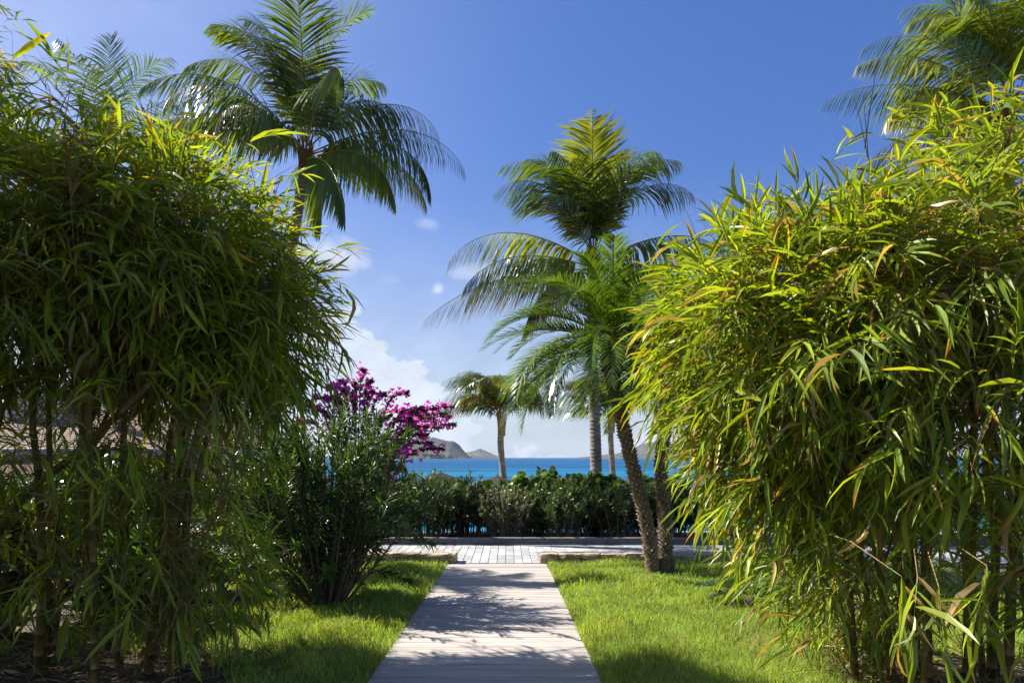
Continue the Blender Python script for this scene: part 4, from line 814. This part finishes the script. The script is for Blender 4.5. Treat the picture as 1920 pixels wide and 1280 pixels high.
def grass():
    r = np.random.default_rng(99); parts = []
    for (x0, x1, dens) in ((-5.6, PX0 + .012, 3300), (PX1 - .012, 6.4, 3300)):
        n = int((x1 - x0) * 8.2 * dens); x = r.uniform(x0, x1, n); y = 4.5 + 8.2 * r.uniform(0, 1, n)
        keep = (r.random(n) < np.clip((6.2 / y) ** 1.15, .25, 1)) & (r.random(n) < bed_mask(x, y)) & (np.abs(x / y) < .80)
        parts.append(np.stack([x[keep], y[keep]], -1))
    Q = np.vstack(parts); x, y = Q[:, 0], Q[:, 1]; n = len(x); z = -.03 * y + lawn_h(x, y) - .015
    patch = .5 + .25 * np.sin(x * 2.3 + y * 1.7) + .25 * np.sin(x * 5.1 - y * 4.3 + 1) ; clump = .5 + .5 * np.sin(x * 23 + 3 * np.sin(y * 19)) * np.sin(y * 27 + 2 * np.sin(x * 13))
    h = (.04 + .085 * r.random(n) ** 2.0 + .025 * clump) * (.65 + .7 * patch); wd = (.0042 + .0034 * r.random(n)) * np.clip(y / 6, .9, 2.0) ; a = r.uniform(0, 6.283, n); lean = r.uniform(.15, 1.0, n)
    dx, dy = np.cos(a), np.sin(a); b2 = r.uniform(0, 6.283, n); sx, sy = np.cos(b2), np.sin(b2)
    P = np.stack([x, y, z], -1); D = np.stack([dx, dy, 0 * dx], -1); S = np.stack([sx, sy, 0 * sx], -1); U = np.array([0, 0, 1.])
    m = P + D * (h * lean * .35)[:, None] + U * (h * .6)[:, None]; t = P + D * (h * lean * 1.0)[:, None] + U * (h * (1.05 - .35 * lean))[:, None]
    V = np.stack([P - S * wd[:, None] / 2, P + S * wd[:, None] / 2, m - S * wd[:, None] * .4, m + S * wd[:, None] * .4, t], 1)
    F = np.array([(0, 1, 3), (0, 3, 2), (2, 3, 4)])[None] + (np.arange(n) * 5)[:, None, None]
    base = np.array([.25, .34, .07]); c = base[None] * (.55 + .9 * r.random(n))[:, None] * (np.stack([1 + .25 * (patch - .5), 1 + .05 * patch, 1 + 0 * patch], -1)); bare = vnoise(x * .9, y * .9, 4); dry = r.random(n) < (.06 + .10 * (patch < .25) + .25 * sstep(bare, .7, 1.3)); c[dry] = np.array([.36, .31, .13])
    C = np.repeat(c[:, None], 5, 1)
    tag(obj('grass', mk_mesh('grass', V.reshape(-1, 3), F.reshape(-1, 3), C.reshape(-1, 3)), M['grass']), 'short bright green grass of the lawns', 'grass', None, 'stuff')
    print('grass blades', n)
grass()

def litter():
    r = np.random.default_rng(17); T = [leaf_template('low', d, .5, c) for d in (.1, .4) for c in ((.30, .21, .11), (.22, .14, .07), (.36, .29, .17), (.16, .10, .05))]
    root = bpy.data.objects.new('leaf_litter', None); P = []
    for (cx, cy, rx, ry, n) in ((-3.6, 5.0, 1.6, 1.4, 620), (3.6, 5.3, 1.05, 1.0, 420), (-4.8, 8.0, 1.3, 2.0, 250), (-2.28, 8.7, .45, .4, 70)):
        a = r.uniform(0, 6.283, n); q = np.sqrt(r.random(n)); x = cx + rx * q * np.cos(a); y = cy + ry * q * np.sin(a); P.append(np.stack([x, y, gz(x, y) + .012 + .02 * r.random(n)], -1))
    P = np.vstack(P); n = len(P); a = r.uniform(0, 6.283, n); D = np.stack([np.cos(a), np.sin(a), r.normal(0, .12, n)], -1); L_ = r.uniform(.08, .24, n)
    lv = Leaves(T); lv.add(r.integers(0, len(T), n), P, D, np.tile([[0, 0, 1.]], (n, 1)), L_, L_ * r.uniform(.1, .18, n), r.normal(0, .5, n))
    holder = bpy.data.objects.new('litter_holder', None); holder.location = (0, 0, 0); COL.objects.link(holder); lv.build(holder, M['bamboo_leaf'], 0, 'leaf', 'leaf_litter')
    for o in list(COL.objects):
        if o.parent == holder: o.parent = None; tag(o, 'dry fallen bamboo leaves on the bare soil', 'leaf litter', None, 'stuff')
    bpy.data.objects.remove(holder); bpy.data.objects.remove(root)
litter()

# ------------------------------------------------------------------ house at left, parasols, cushions
def house():
    b = (-14.0, 24.5, -.40); t = empty('house', b, 'low house with brown shingle roof behind the left bamboo', 'house')
    def part(nm, V, F, m, p=t): return obj(nm, mk_mesh(nm, V, F), m, p)
    V, F = box(-5.2, 4.2, -1.0, 6, -.1, 2.1); part('wall', V, F, M['wall'])
    def hip(x0, x1, y0, y1, z0, z1, ins, nm):
        ym = (y0 + y1) / 2; V = [(x0, y0, z0), (x1, y0, z0), (x1, y1, z0), (x0, y1, z0), (x0 + ins, ym, z1), (x1 - ins, ym, z1)]
        F3 = [(0, 1, 5), (0, 5, 4), (1, 2, 5), (2, 3, 4), (2, 4, 5), (3, 0, 4), (0, 2, 1), (0, 3, 2)]; o = obj(nm, mk_mesh(nm, V, F3), M['shingle'], t)
        mb = MB(); V = [np.array(v, float) for v in V]; nc = 30      # stepped shingle courses on the two faces toward the garden
        for (A, B_, Cc, D_) in ((V[0], V[1], V[5], V[4]), (V[1], V[2], V[5], V[5])):
            nn = norm(np.cross(B_ - A, D_ - A)); nn = nn if nn[2] > 0 else -nn
            for k in range(nc):
                u, v = k / nc, (k + 1.08) / nc; v = min(v, 1); p = [A + (D_ - A) * u, B_ + (Cc - B_) * u, B_ + (Cc - B_) * v, A + (D_ - A) * v]; p = [p[0] + nn * .025, p[1] + nn * .025, p[2] + nn * .012, p[3] + nn * .012, p[0] + nn * .005, p[1] + nn * .005]
                mb.add(p, np.array([(0, 1, 2), (0, 2, 3), (4, 5, 1), (4, 1, 0)]))
        obj('shingle_courses', mb.mesh('shingle_courses'), M['shingle'], o)['kind'] = 'stuff'
        return o
    hip(-6.0, 5.0, -1.8, 6.8, 2.26, 4.6, 3.4, 'roof')
    for (x0, x1, y0, y1, z0, z1) in ((-6.05, 5.05, -1.86, -1.80, 2.08, 2.30), (4.99, 5.05, -1.8, 6.8, 2.08, 2.30)):
        V, F = box(x0, x1, y0, y1, z0, z1); part('fascia', V, F, M['fascia'])
    V, F = tube(np.array([(-6.0, -1.93, 2.24), (5.0, -1.93, 2.24)]), .06, 8); part('gutter', V, F, M['fascia'])
    hip(-7, 6.2, -3.6, -1.0, 1.25, 1.75, .5, 'porch_roof')
    V, F = box(-7, 6.2, -3.66, -3.6, 1.08, 1.27); part('fascia', V, F, M['fascia'])
    for x in (-6.4, -3.2, 0, 3.0, 5.8): V, F = box(x - .07, x + .07, -3.4, -3.26, -.1, 1.24); part('post', V, F, M['wood_dark'])
    for x in (-4, -1.2, 1.6):
        V, F = box(x, x + 1.3, -1.05, -1.003, .3, 1.9); wn = part('window', V, F, M['wood_dark']); V, F = box(x + .08, x + 1.22, -1.07, -1.052, .38, 1.82); obj('pane', mk_mesh('pane', V, F), M['glass'], wn)
    # raised dormer with louvres
    V, F = box(-4.2, -2.2, .2, 2.6, 2.6, 4.6); part('dormer', V, F, M['wall'])
    for k in range(9): V, F = box(-4.1, -2.3, .12, .19, 2.9 + k * .16, 3.0 + k * .16); part('louvre', V, F, M['fascia'])
house()
def parasol(x, y, top, label, seed):
    g = float(gz(x, y)); t = empty('parasol', (x, y, g), label, 'parasol', 'beach parasols behind the hedge'); h = top - g
    V, F = tube(np.array([(0, 0, -.1), (0, 0, h - .02)]), .025, 8); obj('pole', mk_mesh('pole', V, F, np.ones((len(V), 3)), True), M['wood_dark'], t)
    n = 8; V = [(0, 0, h)]; rad = 1.35
    for k in range(n):
        a = k * 2 * math.pi / n + .2 * seed; V.append((rad * .5 * math.cos(a), rad * .5 * math.sin(a), h - .24)); V.append((rad * math.cos(a), rad * math.sin(a), h - .52)); V.append((rad * math.cos(a), rad * math.sin(a), h - .66))
    F = []
    for k in range(n):
        a, b = 1 + 3 * k, 1 + 3 * ((k + 1) % n); F += [(0, a, b), (a, a + 1, b + 1), (a, b + 1, b), (a + 1, a + 2, b + 2), (a + 1, b + 2, b + 1)]
    cn = obj('canopy', mk_mesh('canopy', V, F), M['canopy'], t)
    for k in range(n):
        a = k * 2 * math.pi / n + .2 * seed; V, F = tube(np.array([(0, 0, h - .05), (rad * .99 * math.cos(a), rad * .99 * math.sin(a), h - .55)]), .01, 4); obj('rib', mk_mesh('rib', V, F), M['wood_dark'], t)
    V, F = tube(np.array([(0, 0, h - .03), (0, 0, h + .03), (0, 0, h + .07)]), [.02, .03, .01], 6); obj('finial', mk_mesh('finial', V, F), M['wood_dark'], t)
p = at(932, 891, 25); parasol(p[0], 25, p[2], 'dark beach parasol just left of the young palm trunk', 1)
p = at(825, 884, 25.5); parasol(p[0], 25.5, p[2], 'dark beach parasol behind the feathery hedge shrub', 2)
p = at(1185, 894, 27); parasol(p[0], 27, p[2], 'dark beach parasol right of the grey palm trunk', 3)
def cushion(x, y, wd, label, rz):
    g = float(gz(x, y)); t = empty('sun_lounger', (x, y, g), label, 'sun lounger', 'orange cushions behind the hedge'); t.rotation_euler = (0, 0, R(rz))
    for sx in (-wd / 2 + .06, wd / 2 - .06):
        for sy in (-.25, .25): V, F = box(sx - .025, sx + .025, sy - .025, sy + .025, -.05, .24); obj('leg', mk_mesh('leg', V, F), M['wood_dark'], t)
    V, F = box(-wd / 2, wd / 2, -.32, .32, .24, .29); obj('frame', mk_mesh('frame', V, F), M['wood_dark'], t)
    V, F = bev_box(wd - .04, .6, .12, .04); obj('seat_cushion', mk_mesh('seat_cushion', V, F), M['orange'], t, (0, 0, .292))
    V, F = bev_box(wd - .06, .14, .42, .05); o = obj('back_cushion', mk_mesh('back_cushion', V, F), M['orange'], t, (0, .24, .40)); o.rotation_euler = (R(-22), 0, 0)
for (px, dd, wd, lb, rz) in ((890, 19.0, .9, 'orange cushioned lounger seen low through the left hedge gap', 8), (962, 19.4, .7, 'orange cushioned lounger seen low beside the silver shrub', -6), (1152, 19.2, .6, 'orange cushioned lounger seen low left of the leaning trunk', 4)):
    cushion((px - 951) / 1280 * dd, dd, wd, lb, rz)
# ------------------------------------------------------------------ sea air
def haze():
    m, nt, N, L = new_mat('haze'); out = N.new('ShaderNodeOutputMaterial'); v = N.new('ShaderNodeVolumePrincipled'); v.inputs['Density'].default_value = 5e-5; v.inputs['Color'].default_value = (.68, .82, 1.0, 1); v.inputs['Anisotropy'].default_value = .2
    L.new(v.outputs[0], out.inputs['Volume'])
    V, F = box(-9500, 9500, -400, 9000, -8, 190); tag(obj('haze', mk_mesh('haze', V, F), m), 'thin bluish sea air over the bay', 'haze', None, 'stuff')
USE_HAZE = True
if USE_HAZE: haze()
